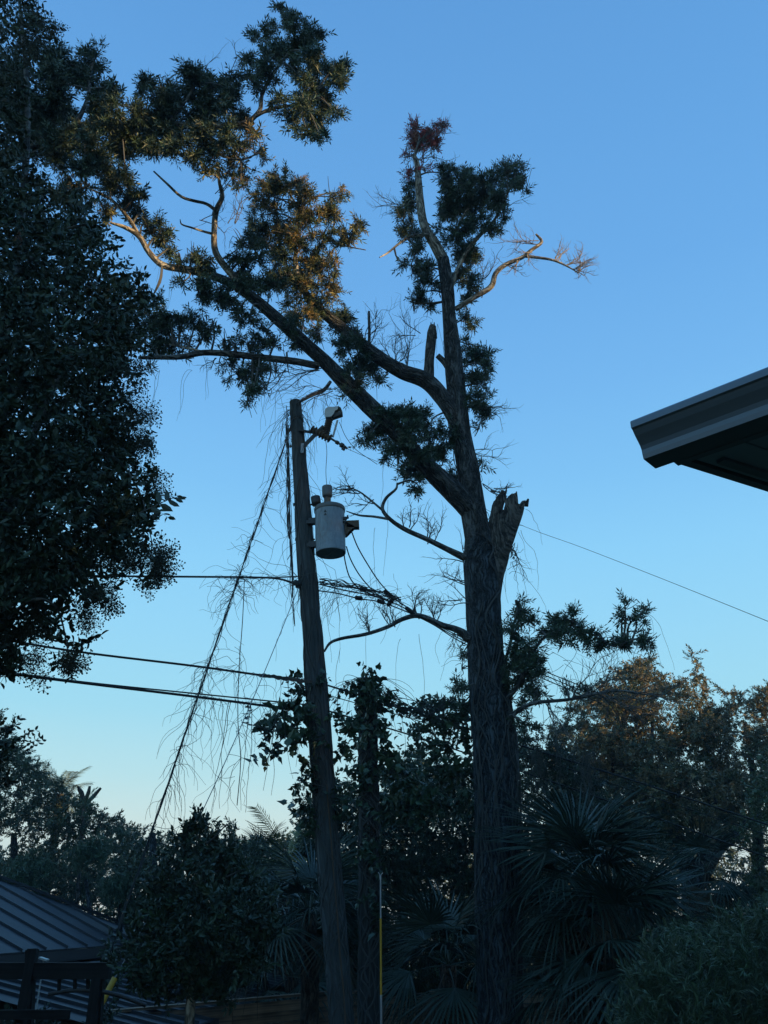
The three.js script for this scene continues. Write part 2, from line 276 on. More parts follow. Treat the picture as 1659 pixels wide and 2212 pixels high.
  into(parent, name = 'foliage') {
    for (const key in this.k) {
      const { S, v, m, c } = this.k[key], im = shade(new THREE.InstancedMesh(S.list[v], S.mat, m.length)), sc = V(1, 1, 1), col = new THREE.Color(), b = parent.position;
      m.forEach(([p, q, s], i) => { im.setMatrixAt(i, tmpM.compose(p.clone().sub(b), q, sc.setScalar(s))); im.setColorAt(i, col.setRGB(...c[i])); });
      im.name = name; im.userData.kind = 'stuff'; parent.add(im);
    }
  }
}
// limbs given in frame units and distance; remembers where they run so that clumps can hang on them
class Skeleton {
  constructor() { this.s = []; }
  limb(geo, pts, o = {}) {
    const v = pts.map(([x, y, d]) => P(x, y, d)), r = pts.map(([x, y, d, w]) => w * mpp(y, d) * (o.slim ?? 1));
    geo.tube(v, r, { sides: 9, sub: 4, amp: 0.07, seed: pts[0][0], ...o });
    for (let k = 0; k < pts.length - 1; k++) for (let t = 0; t < 1; t += 0.25) { const a = pts[k], b = pts[k + 1]; this.s.push([a[0] + (b[0] - a[0]) * t, a[1] + (b[1] - a[1]) * t, a[2] + (b[2] - a[2]) * t]); }
    return v;
  }
  near(x, y) { let best = null, bd = 1e9; for (const s of this.s) { const e = (s[0] - x) ** 2 + (s[1] - y) ** 2; if (e < bd) { bd = e; best = s; } } return best; }
}
// bare, forking twigs from a point, spreading in direction (dx, dy) of the frame
function twigs(geo, x, y, d, dx, dy, len, o = {}) {
  const m = mpp(y, d), grow = (p, dir, L, r, lv) => {
    const n = 4, pts = [p.clone()], rs = [r]; let q = p.clone(), e = dir.clone();
    for (let k = 0; k < n; k++) { e.add(V(rr(-.35, .35), rr(-.3, .35), rr(-.35, .35))).normalize(); q = q.clone().addScaledVector(e, L / n); pts.push(q); rs.push(r * (1 - 0.6 * (k + 1) / n)); }
    geo.tube(pts, rs, { sides: 4, sub: 1.5, cap: false });
    if (lv > 0) for (let k = 1; k <= n; k++) { const c = lv > 1 ? 2 : 1; for (let j = 0; j < c; j++) if (rnd() < (o.bush ?? 0.75)) grow(pts[k], e.clone().add(V(rr(-1, 1), rr(-.8, .9), rr(-1, 1)).multiplyScalar(0.9)).normalize(), L * rr(0.35, 0.6), r * 0.5, lv - 1); }
  };
  grow(P(x, y, d), V(dx, -dy, rr(-.3, .3)).normalize(), len * m, o.r ?? 0.014, o.levels ?? 2);
}
// dead vine runners: curling lines that hang from p
function tendril(geo, p, len, o = {}) {
  const n = Math.max(5, Math.round(len / 0.12)), pts = [p.clone()]; let e = V(rr(-1, 1) * (o.out ?? 0.6), o.up ?? rr(-0.6, 0.2), rr(-.6, .6)).normalize(), q = p.clone(); const c = o.curl ?? 0.5;
  for (let k = 0; k < n; k++) { e.add(V(rr(-c, c), rr(-c, c) - (o.fall ?? 0.28), rr(-c, c))).normalize(); q = q.clone().addScaledVector(e, len / n); pts.push(q); }
  const r = (o.r ?? 0.0045) * 0.75; geo.tube(pts, pts.map((_, k) => r * (1 - 0.5 * k / n)), { sides: 4, sub: 2, cap: false });
}
function climber(geo, path, rad, t0, t1, a0, wander, r, freq = 1) {   // a stem that winds up a trunk
  const c = new THREE.CatmullRomCurve3(path, false, 'centripetal'), pts = [], N = 22, ph = rnd() * 50;
  for (let k = 0; k <= N; k++) { const t = t0 + (t1 - t0) * k / N, p = c.getPoint(t), f = t * (rad.length - 1), a = Math.min(rad.length - 2, Math.floor(f)), R = rad[a] + (rad[a + 1] - rad[a]) * (f - a); const an = a0 + noise(k * 0.22 * freq, ph, 1) * wander * 2; pts.push(V(p.x + Math.sin(an) * (R * 1.03 + r * .3), p.y + noise(k * .3, ph, 5) * .1, p.z + Math.cos(an) * (R * 1.03 + r * .3))); }
  geo.tube(pts, r, { sides: 5, sub: 2 });
}

// ------------------------------------------------------------------ ground
{
  const g = new THREE.PlaneGeometry(900, 900, 90, 90); g.rotateX(-Math.PI / 2);
  const p = g.attributes.position; for (let k = 0; k < p.count; k++) { const x = p.getX(k), z = p.getZ(k), far = Math.max(0, Math.hypot(x, z) - 40); p.setY(k, far * 0.004 * noise(x / 60, z / 60, 2)); p.setZ(k, z); }
  g.computeVertexNormals(); const u = g.attributes.uv; for (let k = 0; k < u.count; k++) u.setXY(k, u.getX(k) * 300, u.getY(k) * 300);
  M.ground.map = tex(256, 256, (a, b) => { const n = 0.75 + loop(a, b, 30, 30, 3) * 0.25 + loop(a, b, 6, 6, 7) * 0.2; return [n, n, n * 0.9]; }, true);
  structure('ground', g, M.ground);
}

// ------------------------------------------------------------------ main broken oak
const oakBase = P(1082, 2290, 14); oakBase.y = 0;
const oak = thing('laurel_oak', 'tall storm-broken oak with thick vine-wrapped trunk and bare snags, tallest in the middle', 'tree', oakBase);
const SK = new Skeleton();
let trunkPath, trunkRad;
{
  const g = new Geo(), T = [[1087, 2440, 14, 66], [1085, 2290, 14, 55], [1081, 2150, 14, 50], [1078, 2000, 14, 49], [1075, 1850, 14, 49], [1073, 1700, 14, 49], [1066, 1580, 14, 46], [1055, 1480, 14, 41], [1048, 1380, 14, 37], [1044, 1290, 14, 36.5], [1040, 1220, 14, 37], [1035, 1165, 13.95, 30]];
  trunkPath = SK.limb(g, T, { sides: 32, sub: 8, amp: 0.09 }); trunkRad = T.map(([x, y, d, w]) => w * mpp(y, d));
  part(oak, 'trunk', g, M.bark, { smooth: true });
}
const LIMBS = [
  [[1042, 1225, 14, 33], [1033, 1160, 13.95, 31], [1022, 1100, 13.9, 30], [1014, 1040, 13.8, 27], [1004, 980, 13.7, 24], [990, 900, 13.6, 23], [983, 820, 13.5, 21], [976, 740, 13.4, 19], [970, 680, 13.3, 16], [966, 620, 13.2, 15], [957, 560, 13.1, 14], [938, 524, 13, 13], [917, 488, 12.9, 11], [908, 440, 12.8, 10], [904, 390, 12.7, 8], [900, 350, 12.6, 6.5], [893, 332, 12.5, 4]],
  [[1020, 1105, 13.9, 27], [985, 1068, 13.7, 27], [945, 1030, 13.5, 23], [900, 985, 13.3, 20], [860, 935, 13.1, 20], [800, 880, 12.9, 19.5], [750, 830, 12.7, 19], [700, 780, 12.5, 17], [650, 735, 12.3, 15], [600, 690, 12.1, 14], [555, 650, 11.9, 13], [500, 612, 11.6, 11], [450, 592, 11.4, 9.5], [400, 582, 11.2, 9], [350, 572, 11, 8], [322, 545, 10.9, 7], [300, 510, 10.8, 6.5], [272, 492, 10.7, 5.5], [238, 481, 10.6, 2.5]],
  [[990, 915, 13.6, 20], [955, 858, 13.5, 19], [920, 822, 13.4, 19], [870, 803, 13.3, 17], [830, 780, 13.2, 15], [790, 750, 13.1, 14], [750, 718, 13, 13], [705, 682, 12.9, 12], [668, 650, 12.8, 10], [646, 600, 12.6, 6], [638, 550, 12.5, 4], [642, 480, 12.4, 2.5], [648, 440, 12.3, 1.5]],
  [[555, 652, 11.9, 9], [520, 615, 11.9, 9], [488, 578, 11.8, 8.5], [466, 545, 11.7, 8], [463, 495, 11.6, 7], [468, 452, 11.5, 7], [480, 425, 11.4, 6], [474, 395, 11.3, 4], [468, 350, 11.2, 2.5]],
  [[468, 456, 11.5, 5], [445, 440, 11.5, 4], [420, 434, 11.4, 4], [392, 425, 11.4, 3.5], [362, 398, 11.3, 3], [332, 370, 11.2, 2]],
  [[463, 506, 11.6, 3.5], [440, 500, 11.6, 3], [415, 492, 11.5, 2.5], [392, 484, 11.5, 2], [389, 474, 11.5, 1]],
  [[302, 512, 10.8, 5.5], [280, 475, 10.7, 4.5], [258, 448, 10.6, 4], [238, 430, 10.6, 3.5], [210, 415, 10.5, 2.5], [180, 402, 10.4, 1.5]],
  [[240, 432, 10.6, 2.5], [238, 415, 10.6, 2], [238, 398, 10.6, 1.2]],
  [[690, 791, 12.5, 9], [640, 781, 12.4, 9], [560, 772, 12.2, 8.5], [500, 765, 12, 8], [440, 762, 11.8, 7.5], [390, 771, 11.6, 7], [345, 772, 11.4, 6], [300, 773, 11.2, 4.5]],
  [[440, 760, 11.8, 3], [405, 752, 11.7, 2.5], [365, 744, 11.6, 2]],
  [[984, 668, 13.3, 7], [1025, 642, 13.2, 6.5], [1062, 618, 13.1, 7], [1070, 592, 13, 6], [1092, 572, 13, 5.5], [1128, 556, 12.9, 5], [1148, 540, 12.8, 4.5], [1170, 522, 12.8, 4], [1158, 506, 12.8, 2.5]],
  [[1132, 553, 12.9, 4], [1158, 556, 12.8, 3.5], [1195, 562, 12.7, 3], [1225, 575, 12.7, 2.2], [1250, 590, 12.6, 1.2]],
  [[968, 640, 13.3, 7], [985, 590, 13.2, 6], [1005, 548, 13.1, 5.5], [1035, 510, 13, 5], [1062, 484, 12.9, 4], [1082, 450, 12.8, 3], [1100, 410, 12.7, 2]],
  [[975, 520, 13.1, 4], [1000, 470, 13, 3.5], [1020, 430, 12.9, 2.5], [1030, 390, 12.8, 1.5]],
  [[925, 508, 12.9, 4.5], [895, 508, 12.8, 3.5], [865, 524, 12.7, 3], [838, 546, 12.7, 2.5], [820, 556, 12.6, 1.5]],
  [[660, 600, 12.6, 3], [680, 540, 12.5, 3], [710, 520, 12.4, 2.5], [740, 530, 12.4, 2], [790, 540, 12.3, 1.3]],
  [[1004, 1205, 13.9, 10], [965, 1186, 13.8, 7.5], [920, 1164, 13.6, 6.5], [872, 1142, 13.5, 6], [843, 1122, 13.4, 5], [826, 1100, 13.3, 4.5], [834, 1076, 13.3, 4], [856, 1055, 13.2, 3], [858, 1043, 13.2, 2]],
  [[843, 1122, 13.4, 3.5], [808, 1116, 13.3, 3], [775, 1113, 13.3, 2.5], [748, 1104, 13.2, 1.2]],
  [[826, 1102, 13.3, 3], [800, 1080, 13.2, 2.5], [776, 1062, 13.2, 2], [748, 1050, 13.1, 1.2]],
  [[1012, 1378, 13.9, 14], [990, 1362, 13.8, 9], [955, 1350, 13.6, 7], [905, 1330, 13.4, 6.5], [868, 1338, 13.3, 5.5], [838, 1354, 13.2, 5], [790, 1370, 13.1, 4.5], [735, 1380, 13, 4], [712, 1390, 12.9, 3.5], [700, 1408, 12.9, 2.5]],
  [[1075, 1570, 13.9, 9], [1115, 1538, 13.7, 6], [1150, 1520, 13.5, 5], [1230, 1511, 13.2, 4], [1300, 1496, 13, 3.5], [1345, 1492, 12.9, 2.5], [1400, 1502, 12.8, 1.5]],
  [[1085, 1520, 13.9, 7], [1120, 1480, 13.7, 5], [1145, 1420, 13.5, 4], [1180, 1372, 13.3, 3.5], [1225, 1350, 13.2, 3], [1270, 1365, 13, 2.5], [1320, 1395, 12.9, 2], [1370, 1400, 12.8, 1.2]],
  [[1075, 1470, 13.9, 5], [1100, 1400, 13.8, 4], [1112, 1340, 13.7, 2.5], [1122, 1300, 13.6, 1.2]],
  [[640, 872, 12.5, 3], [672, 855, 12.5, 4], [700, 842, 12.6, 5], [714, 824, 12.6, 4]],
  [[945, 768, 13.45, 7], [962, 785, 13.5, 8], [980, 815, 13.5, 10]],
  [[797, 752, 13.1, 4], [798, 715, 13.1, 3.6], [797, 682, 13.1, 3.6], [797, 673, 13.1, 3]],
];
const CUT = { 0: 10, 1: 12, 2: 8 };  // from here outward the sunlit lengths take the paler limb colour
LIMBS.forEach((l, k) => { if (CUT[k]) { const q = new Geo(); SK.limb(q, l.slice(CUT[k]), { slim: .92, sides: 12, sub: 5, amp: .07 }); part(oak, 'limb', q, M.limb, { smooth: true }); l = l.slice(0, CUT[k] + 1); } const g = new Geo(); SK.limb(g, l, { slim: k < 3 ? .92 : .88, sides: k < 3 ? 24 : 9, sub: k < 3 ? 6 : 4, amp: k < 3 ? 0.09 : 0.06 }); part(oak, 'limb', g, k < 3 ? M.bough : k === 8 || k > 15 ? M.unlitLimb : M.limb, { smooth: true }); });
{ // hollow broken stub with a jagged rim and a hole rotted through it
  const axis = [[1046, 1330, 14, 30], [1058, 1240, 14, 30], [1078, 1170, 13.95, 28], [1105, 1072, 13.9, 33]], c = new THREE.CatmullRomCurve3(axis.map(([x, y, d]) => P(x, y, d)));
  const S = 44, N = 26, m = mpp(1100, 13.9), g = new Geo();
  const rimT = a => { const x = Math.sin(a), z = Math.cos(a); let h = 0.95; h += x < -0.2 ? 0.07 * Math.exp(-((x + 0.62) ** 2) / 0.03) : 0; h += 0.035 * Math.exp(-((x - 0.1) ** 2) / 0.05); h += 0.03 * Math.exp(-((x - 0.92) ** 2) / 0.01); h -= x > 0.45 ? 0.03 : 0; h += 0.02 * noise(a * 4.2, 3, 1) + 0.02 * noise(a * 13, 1, 7); if (z < 0) h -= 0.02; return h; };
  const pt = (a, k, inner) => { const top = rimT(a), t = k / N * top, p = c.getPoint(Math.min(1, t)); if (t > 1) p.addScaledVector(c.getTangent(1), (t - 1) * c.getLength()); const R = (30 + (t > 0.6 ? (t - 0.6) * 16 : 0)) * m * (1 + 0.1 * noise(Math.sin(a) * 3, Math.cos(a) * 3, t * 4) + 0.05 * noise(Math.sin(a) * 9, Math.cos(a) * 9, t * 7)) * (inner ? 0.8 : 1); return V(p.x + Math.sin(a) * R, p.y, p.z + Math.cos(a) * R * 0.8); };
  const hole = (a, k) => { const t = k / N * rimT(a), x = Math.sin(a); return Math.abs(x + 0.42) < 0.17 && t > 0.845 && t < 0.9; };
  for (let s = 0; s < S; s++) { const a = s / S * TAU, b = (s + 1) / S * TAU; for (let k = 0; k < N; k++) { const ma = (a + b) / 2; if (hole(ma, k + .5)) continue; g.quad(pt(a, k), pt(b, k), pt(b, k + 1), pt(a, k + 1)); if (k > N * 0.55) g.quad(pt(b, k, 1), pt(a, k, 1), pt(a, k + 1, 1), pt(b, k + 1, 1)); } g.quad(pt(a, N), pt(b, N), pt(b, N, 1), pt(a, N, 1)); }
  part(oak, 'broken_stub', g, M.deadWood, { label: 'hollow broken stub with a jagged rim and a hole through it' });
  for (const [x0, y0, x1, y1, r0, r1] of [[1092, 1066, 1096, 1045, .02, .006], [1136, 1092, 1141, 1078, .05, .02], [1112, 1078, 1116, 1062, .045, .012]]) { const w = new Geo(); w.tube([P(x0, y0, 13.9), P(x1, y1, 13.9)], [r0, r1], { sides: 5 }); part(oak, 'splinter', w, M.deadWood); }
  const sn2 = new Geo(), pts = [[924, 826, 13.4, 12], [926, 790, 13.4, 11], [930, 750, 13.4, 11], [933, 720, 13.4, 10], [934, 704, 13.4, 6]];
  sn2.tube(pts.map(p => P(...p)), pts.map(([x, y, d, r]) => r * mpp(y, d)), { sides: 14, sub: 8, amp: 0.22, seed: 5 }); for (const [x, y, h] of [[930, 710, 14], [937, 706, 10], [940, 716, 12], [926, 718, 10]]) sn2.tube([P(x, y + 14, 13.35), P(x + 1, y - h, 13.35)], [0.045, 0.008], { sides: 5 });
  part(oak, 'snag', sn2, M.deadWood, { label: 'splintered upright snag above the fork', smooth: true });
}
{ // foliage of the broken oak
  const L = new Leaves(), tw = new Geo();
  const put = (list, o = {}) => list.forEach(([x, y, rx, ry, od]) => { const n = SK.near(x, y), d = n[2] + rr(-.35, .35), C = L.clump(x, y, d, rx, ry, { od: od ?? 1.9, ...o }), A = P(n[0], n[1], n[2]); tw.tube([A, A.clone().lerp(C, 0.5).add(V(rr(-.1, .1), rr(0, .15), rr(-.1, .1))), C], [0.022, 0.015, 0.01], { sides: 5, sub: 3, cap: false }); const m = mpp(y, d); for (let k = 0; k < 5; k++) { const a = rnd() * TAU; tw.tube([C, V(C.x + Math.cos(a) * rx * m * .45, C.y + Math.sin(a) * ry * m * .45, C.z + rr(-.3, .3)), V(C.x + Math.cos(a) * rx * m * .72 + rr(-.06, .06), C.y + Math.sin(a) * ry * m * .7, C.z + rr(-.4, .4))], [0.01, 0.007, 0.004], { sides: 4, sub: 2, cap: false }); } });
  put([[900, 285, 30, 26, 1.7], [935, 282, 28, 24, 1.6], [890, 312, 22, 18, 1.6], [928, 308, 26, 14, 1.5], [885, 338, 14, 14, .8]], { pal: 'red', hole: 0.2 });
  put([[886, 372, 14, 12, 1.4], [915, 350, 12, 14, .8]], { pal: 'red', hole: 0.3 });
  put([[965, 375, 25, 22], [995, 385, 30, 26], [1000, 415, 42, 34], [1045, 395, 34, 30], [1060, 420, 45, 30], [1090, 368, 30, 24], [1115, 372, 30, 24], [1128, 396, 20, 20], [975, 450, 40, 40], [1030, 450, 50, 34], [1080, 440, 34, 20], [985, 495, 42, 30], [1030, 490, 38, 26], [1000, 540, 38, 30], [1090, 470, 25, 14, 1.4], [1055, 500, 30, 16], [1000, 585, 24, 30], [1018, 610, 16, 22], [1005, 645, 14, 16, 1.3], [1010, 560, 26, 22], [965, 415, 24, 28]]);
  put([[880, 405, 18, 22, 1.4], [878, 440, 24, 26], [870, 478, 22, 26], [890, 500, 22, 22], [900, 545, 26, 24, 1.5], [888, 575, 20, 24, 1.5], [908, 595, 26, 26], [905, 635, 28, 24], [930, 610, 18, 26], [893, 655, 16, 16, 1.4], [925, 575, 18, 20], [930, 660, 14, 12, 1.2]]);
  put([[1015, 700, 18, 18, 1.5], [1005, 685, 14, 12, 1.3], [1025, 770, 22, 22], [1045, 790, 22, 30], [1050, 830, 20, 26], [1022, 820, 22, 30], [1025, 865, 24, 28], [1045, 885, 18, 26], [1035, 925, 20, 20, 1.4], [1012, 745, 16, 16], [1055, 760, 12, 12, 1.2], [1040, 1000, 8, 14, 1]]);
  put([[760, 775, 34, 26], [800, 790, 32, 26], [775, 820, 34, 30], [820, 830, 26, 20, 1.4], [755, 845, 24, 24], [825, 900, 30, 26], [860, 885, 34, 26], [900, 890, 30, 28], [880, 925, 38, 30], [925, 920, 36, 28], [945, 960, 36, 34], [905, 965, 36, 26], [860, 985, 30, 26], [890, 1015, 34, 26], [900, 1045, 22, 18], [955, 1005, 26, 28], [835, 950, 28, 24], [800, 925, 22, 20], [790, 945, 16, 14, 1.4], [970, 945, 20, 24], [975, 1030, 14, 14, 1.2], [985, 870, 14, 20, 1.2]]);
  put([[600, 385, 36, 26], [640, 395, 36, 24], [575, 420, 30, 30], [610, 430, 36, 30], [660, 425, 30, 30, 1.4], [565, 465, 30, 30], [600, 480, 40, 34], [640, 470, 36, 30, 1.5], [675, 470, 30, 30, 1.3], [715, 425, 28, 26, 1.6], [740, 415, 20, 18, 1.4], [720, 465, 34, 24, 1.5], [765, 490, 34, 22, 1.6], [740, 520, 36, 18, 1.6], [700, 505, 34, 26, 1.5], [650, 520, 40, 30, 1.6], [605, 530, 38, 30]], { pal: 'oakYellowLit', pal2: 'oak' });
  put([[560, 510, 36, 26], [525, 530, 40, 30], [560, 555, 44, 36], [515, 565, 34, 28], [595, 575, 40, 36], [545, 600, 40, 30], [585, 620, 34, 26], [520, 615, 24, 20], [500, 655, 24, 16, 1.4], [540, 690, 30, 20], [520, 670, 24, 16], [620, 600, 30, 26]]);
  put([[655, 560, 40, 34], [690, 575, 34, 30], [720, 570, 26, 24, 1.4], [640, 605, 40, 34], [685, 620, 44, 30], [650, 645, 40, 30], [710, 640, 30, 24], [720, 605, 20, 20, 1.4], [655, 680, 36, 24]], { pal: 'oakYellowLit', pal2: 'oak' });
  put([[690, 670, 40, 26], [625, 700, 24, 26, 1.4], [640, 735, 20, 18, 1.3], [715, 690, 36, 26], [745, 712, 34, 26], [770, 735, 26, 20], [690, 720, 24, 18, 1.4], [735, 745, 26, 16]]);
  put([[350, 515, 24, 22], [335, 490, 26, 18], [365, 535, 18, 18], [300, 470, 22, 18, 1.4], [290, 440, 28, 20], [260, 410, 34, 18, 1.6], [300, 420, 20, 16], [275, 430, 26, 20], [390, 560, 20, 14, 1.3], [425, 562, 30, 18, 1.6], [450, 575, 26, 16], [395, 610, 22, 16, 1.4], [430, 620, 30, 18], [470, 625, 34, 20], [440, 645, 24, 16], [480, 655, 26, 16, 1.5], [420, 548, 20, 16]]);
  put([[150, 325, 22, 24], [140, 360, 24, 22], [155, 395, 26, 20], [140, 420, 24, 16, 1.6], [185, 415, 22, 16], [215, 435, 26, 16, 1.5], [230, 460, 26, 16]], { pal: 'oakYellowLit', pal2: 'oak' });
  put([[330, 690, 30, 20], [365, 680, 30, 22], [395, 690, 24, 20], [345, 715, 36, 22], [310, 715, 24, 18], [340, 745, 34, 20], [385, 730, 26, 18], [420, 700, 26, 22], [435, 720, 20, 18], [370, 760, 24, 12, 1.4], [460, 710, 26, 18, 1.5], [485, 730, 28, 18], [510, 745, 30, 16, 1.6], [550, 740, 30, 18], [585, 745, 24, 16, 1.5], [575, 715, 20, 14, 1.2], [330, 640, 22, 16, 1.2], [315, 660, 18, 14, 1.2]]);
  put([[500, 790, 22, 20], [520, 815, 30, 22], [560, 810, 34, 24], [595, 805, 28, 24], [545, 845, 26, 18], [575, 840, 20, 14], [535, 870, 12, 10, 1], [620, 780, 18, 14, 1.4], [325, 795, 14, 8, 1.2]]);
  put([[1110, 1330, 24, 26, 1.5], [1120, 1370, 30, 30], [1100, 1405, 24, 34], [1135, 1400, 34, 30], [1155, 1430, 30, 26], [1115, 1450, 34, 34], [1140, 1470, 34, 30], [1105, 1510, 30, 34], [1150, 1500, 24, 18, 1.5], [1150, 1345, 22, 16, 1.4], [1180, 1365, 32, 20], [1205, 1345, 30, 18], [1235, 1342, 34, 20], [1215, 1370, 34, 16], [1255, 1360, 26, 16], [1285, 1378, 26, 16], [1310, 1392, 30, 16], [1345, 1390, 30, 16], [1350, 1310, 16, 14, 1.3], [1345, 1335, 18, 14, 1.3], [1375, 1340, 22, 14, 1.5], [1390, 1320, 14, 10, 1.2], [1380, 1365, 24, 14], [1400, 1385, 18, 16], [1122, 1300, 12, 12, 1], [1130, 1320, 16, 12, 1.2], [1225, 1490, 22, 10, 1.3], [1262, 1487, 18, 8, 1.2], [1130, 1560, 16, 14, 1.4]]);
  put([[1000, 1410, 12, 18, 1.4], [998, 1445, 14, 18, 1.4], [996, 1490, 16, 20, 1.2], [1000, 1520, 18, 18, 1.4], [1105, 1185, 6, 10, 1], [1008, 1235, 8, 10, .9]]);
  L.into(oak);
  part(oak, 'twig', tw, M.twig, { kind: 'stuff' });
  // bare dead twigs
  const b = new Geo(), pale = new Geo();
  for (const [x, y, d, dx, dy, l, n] of [[905, 440, 12.8, -1, 0.1, 90, 2], [880, 455, 12.8, -1, -.5, 70, 2], [900, 350, 12.6, 1, -.2, 55, 3], [905, 310, 12.5, 1, -.3, 60, 3], [1082, 455, 12.8, 1, .1, 50, 1],
    [1035, 640, 13.2, .1, -1, 75, 3], [1050, 600, 13.1, .4, -1, 60, 2], [1090, 572, 13, 1, .6, 40, 2], [790, 750, 13.1, .5, -1, 90, 3], [850, 795, 13.2, .2, -1, 80, 4], [880, 800, 13.3, .3, -1, 100, 3], [905, 720, 13.3, -1, -.3, 60, 2],
    [720, 840, 12.6, -1, .3, 90, 3], [690, 800, 12.5, -1, .4, 110, 4], [620, 800, 12.4, -.8, .8, 70, 3], [560, 780, 12.2, -.6, .8, 60, 3], [470, 775, 12, -.6, .8, 40, 3], [1000, 980, 13.7, 1, -.2, 90, 2], [1040, 880, 13.6, 1, .1, 60, 3], [930, 1170, 13.6, .2, -1, 55, 4], [880, 1145, 13.5, .3, -1, 45, 3],
    [770, 1062, 13.2, -1, -.3, 45, 4], [760, 1050, 13.1, -1, .3, 40, 3], [800, 1085, 13.2, -1, .4, 45, 3], [940, 1345, 13.6, .2, -1, 50, 4], [900, 1332, 13.4, -.1, -1, 55, 4], [850, 1350, 13.3, 0, -1, 50, 4], [800, 1368, 13.1, -.1, -1, 45, 3], [1005, 1300, 13.9, -1, 0, 60, 3], [1008, 1260, 13.9, -1, -.3, 60, 3], [1005, 1215, 13.9, -.8, -.6, 70, 2], [990, 1360, 13.8, -.3, 1, 50, 2],
    [430, 480, 11.5, 1, -.4, 60, 2], [470, 420, 11.4, .7, -1, 60, 3], [500, 480, 11.6, .2, -1, 70, 3], [420, 190, 10, .3, -1, 90, 2], [470, 180, 10, .6, -1, 70, 2], [1240, 1510, 13.2, .8, -.4, 120, 4], [1290, 1500, 13, .8, .5, 120, 4], [1180, 1515, 13.4, .2, 1, 90, 3], [1350, 1495, 12.9, 1, .3, 90, 3], [1060, 1060, 13.9, 1, .4, 40, 3], [1110, 1190, 13.9, .6, .8, 60, 2], [1038, 1050, 13.9, .8, .9, 50, 2]])
    for (let k = 0; k < n; k++) twigs(b, x + rr(-8, 8), y + rr(-6, 6), d, dx + rr(-.3, .3), dy + rr(-.3, .3), l * rr(.8, 1.1), { r: 0.011, levels: 2 });
  for (const [x, y, d, dx, dy, l, n] of [[1225, 575, 12.7, 1, -.3, 55, 3], [1245, 588, 12.6, 1, -.6, 40, 4], [1200, 562, 12.7, .6, -1, 45, 4], [1240, 585, 12.6, .9, .5, 40, 3], [1165, 525, 12.8, -1, -.1, 70, 3], [1150, 545, 12.8, -.7, .5, 40, 2], [640, 520, 12.4, -.3, -1, 90, 2], [642, 480, 12.4, .4, -1, 60, 3], [640, 560, 12.5, .4, -1, 80, 2], [1120, 560, 12.9, -.2, 1, 40, 2]])
    for (let k = 0; k < n; k++) twigs(pale, x + rr(-6, 6), y + rr(-6, 6), d, dx + rr(-.3, .3), dy + rr(-.3, .3), l * rr(.8, 1.1), { r: 0.012, levels: 2 });
  part(oak, 'bare_twig', b, M.twig, { kind: 'stuff' }); part(oak, 'bare_twig', pale, M.paleTwig, { kind: 'stuff' });
  // vine stems that climb the trunk
  const cl = new Geo(), half = Math.PI;
  for (let k = 0; k < 26; k++) { const a = rr(-1.6, 1.6), t0 = rr(0, 0.6); climber(cl, trunkPath, trunkRad, t0, Math.min(1, t0 + rr(0.25, 0.5)), a, rr(0.3, .8), rr(0.004, 0.012) * (k % 7 === 0 ? 1.8 : 1), rr(.6, 1.1)); }
  for (const l of LIMBS.slice(0, 3)) { const p = l.map(([x, y, d]) => P(x, y, d)), r = l.map(([x, y, d, w]) => w * mpp(y, d)); for (let k = 0; k < 6; k++) { const t0 = rr(0, 0.35); climber(cl, p, r, t0, t0 + rr(0.1, 0.3), rr(-1.3, 1.3), 1, rr(0.004, 0.009)); } }
  for (let k = 0; k < 70; k++) { const t = rr(0.1, 1), p = new THREE.CatmullRomCurve3(trunkPath).getPoint(t), s = rnd() < .5 ? -1 : 1; tendril(cl, p.add(V(s * 0.28, 0, 0.1)), rr(0.4, 1.3), { r: 0.005, out: 0.4, curl: 0.4, fall: 0.35 }); }
  part(oak, 'climbing_stem', cl, M.vine, { kind: 'stuff', label: 'dead vine stems winding up the trunk' });
}
console.log('oak done');

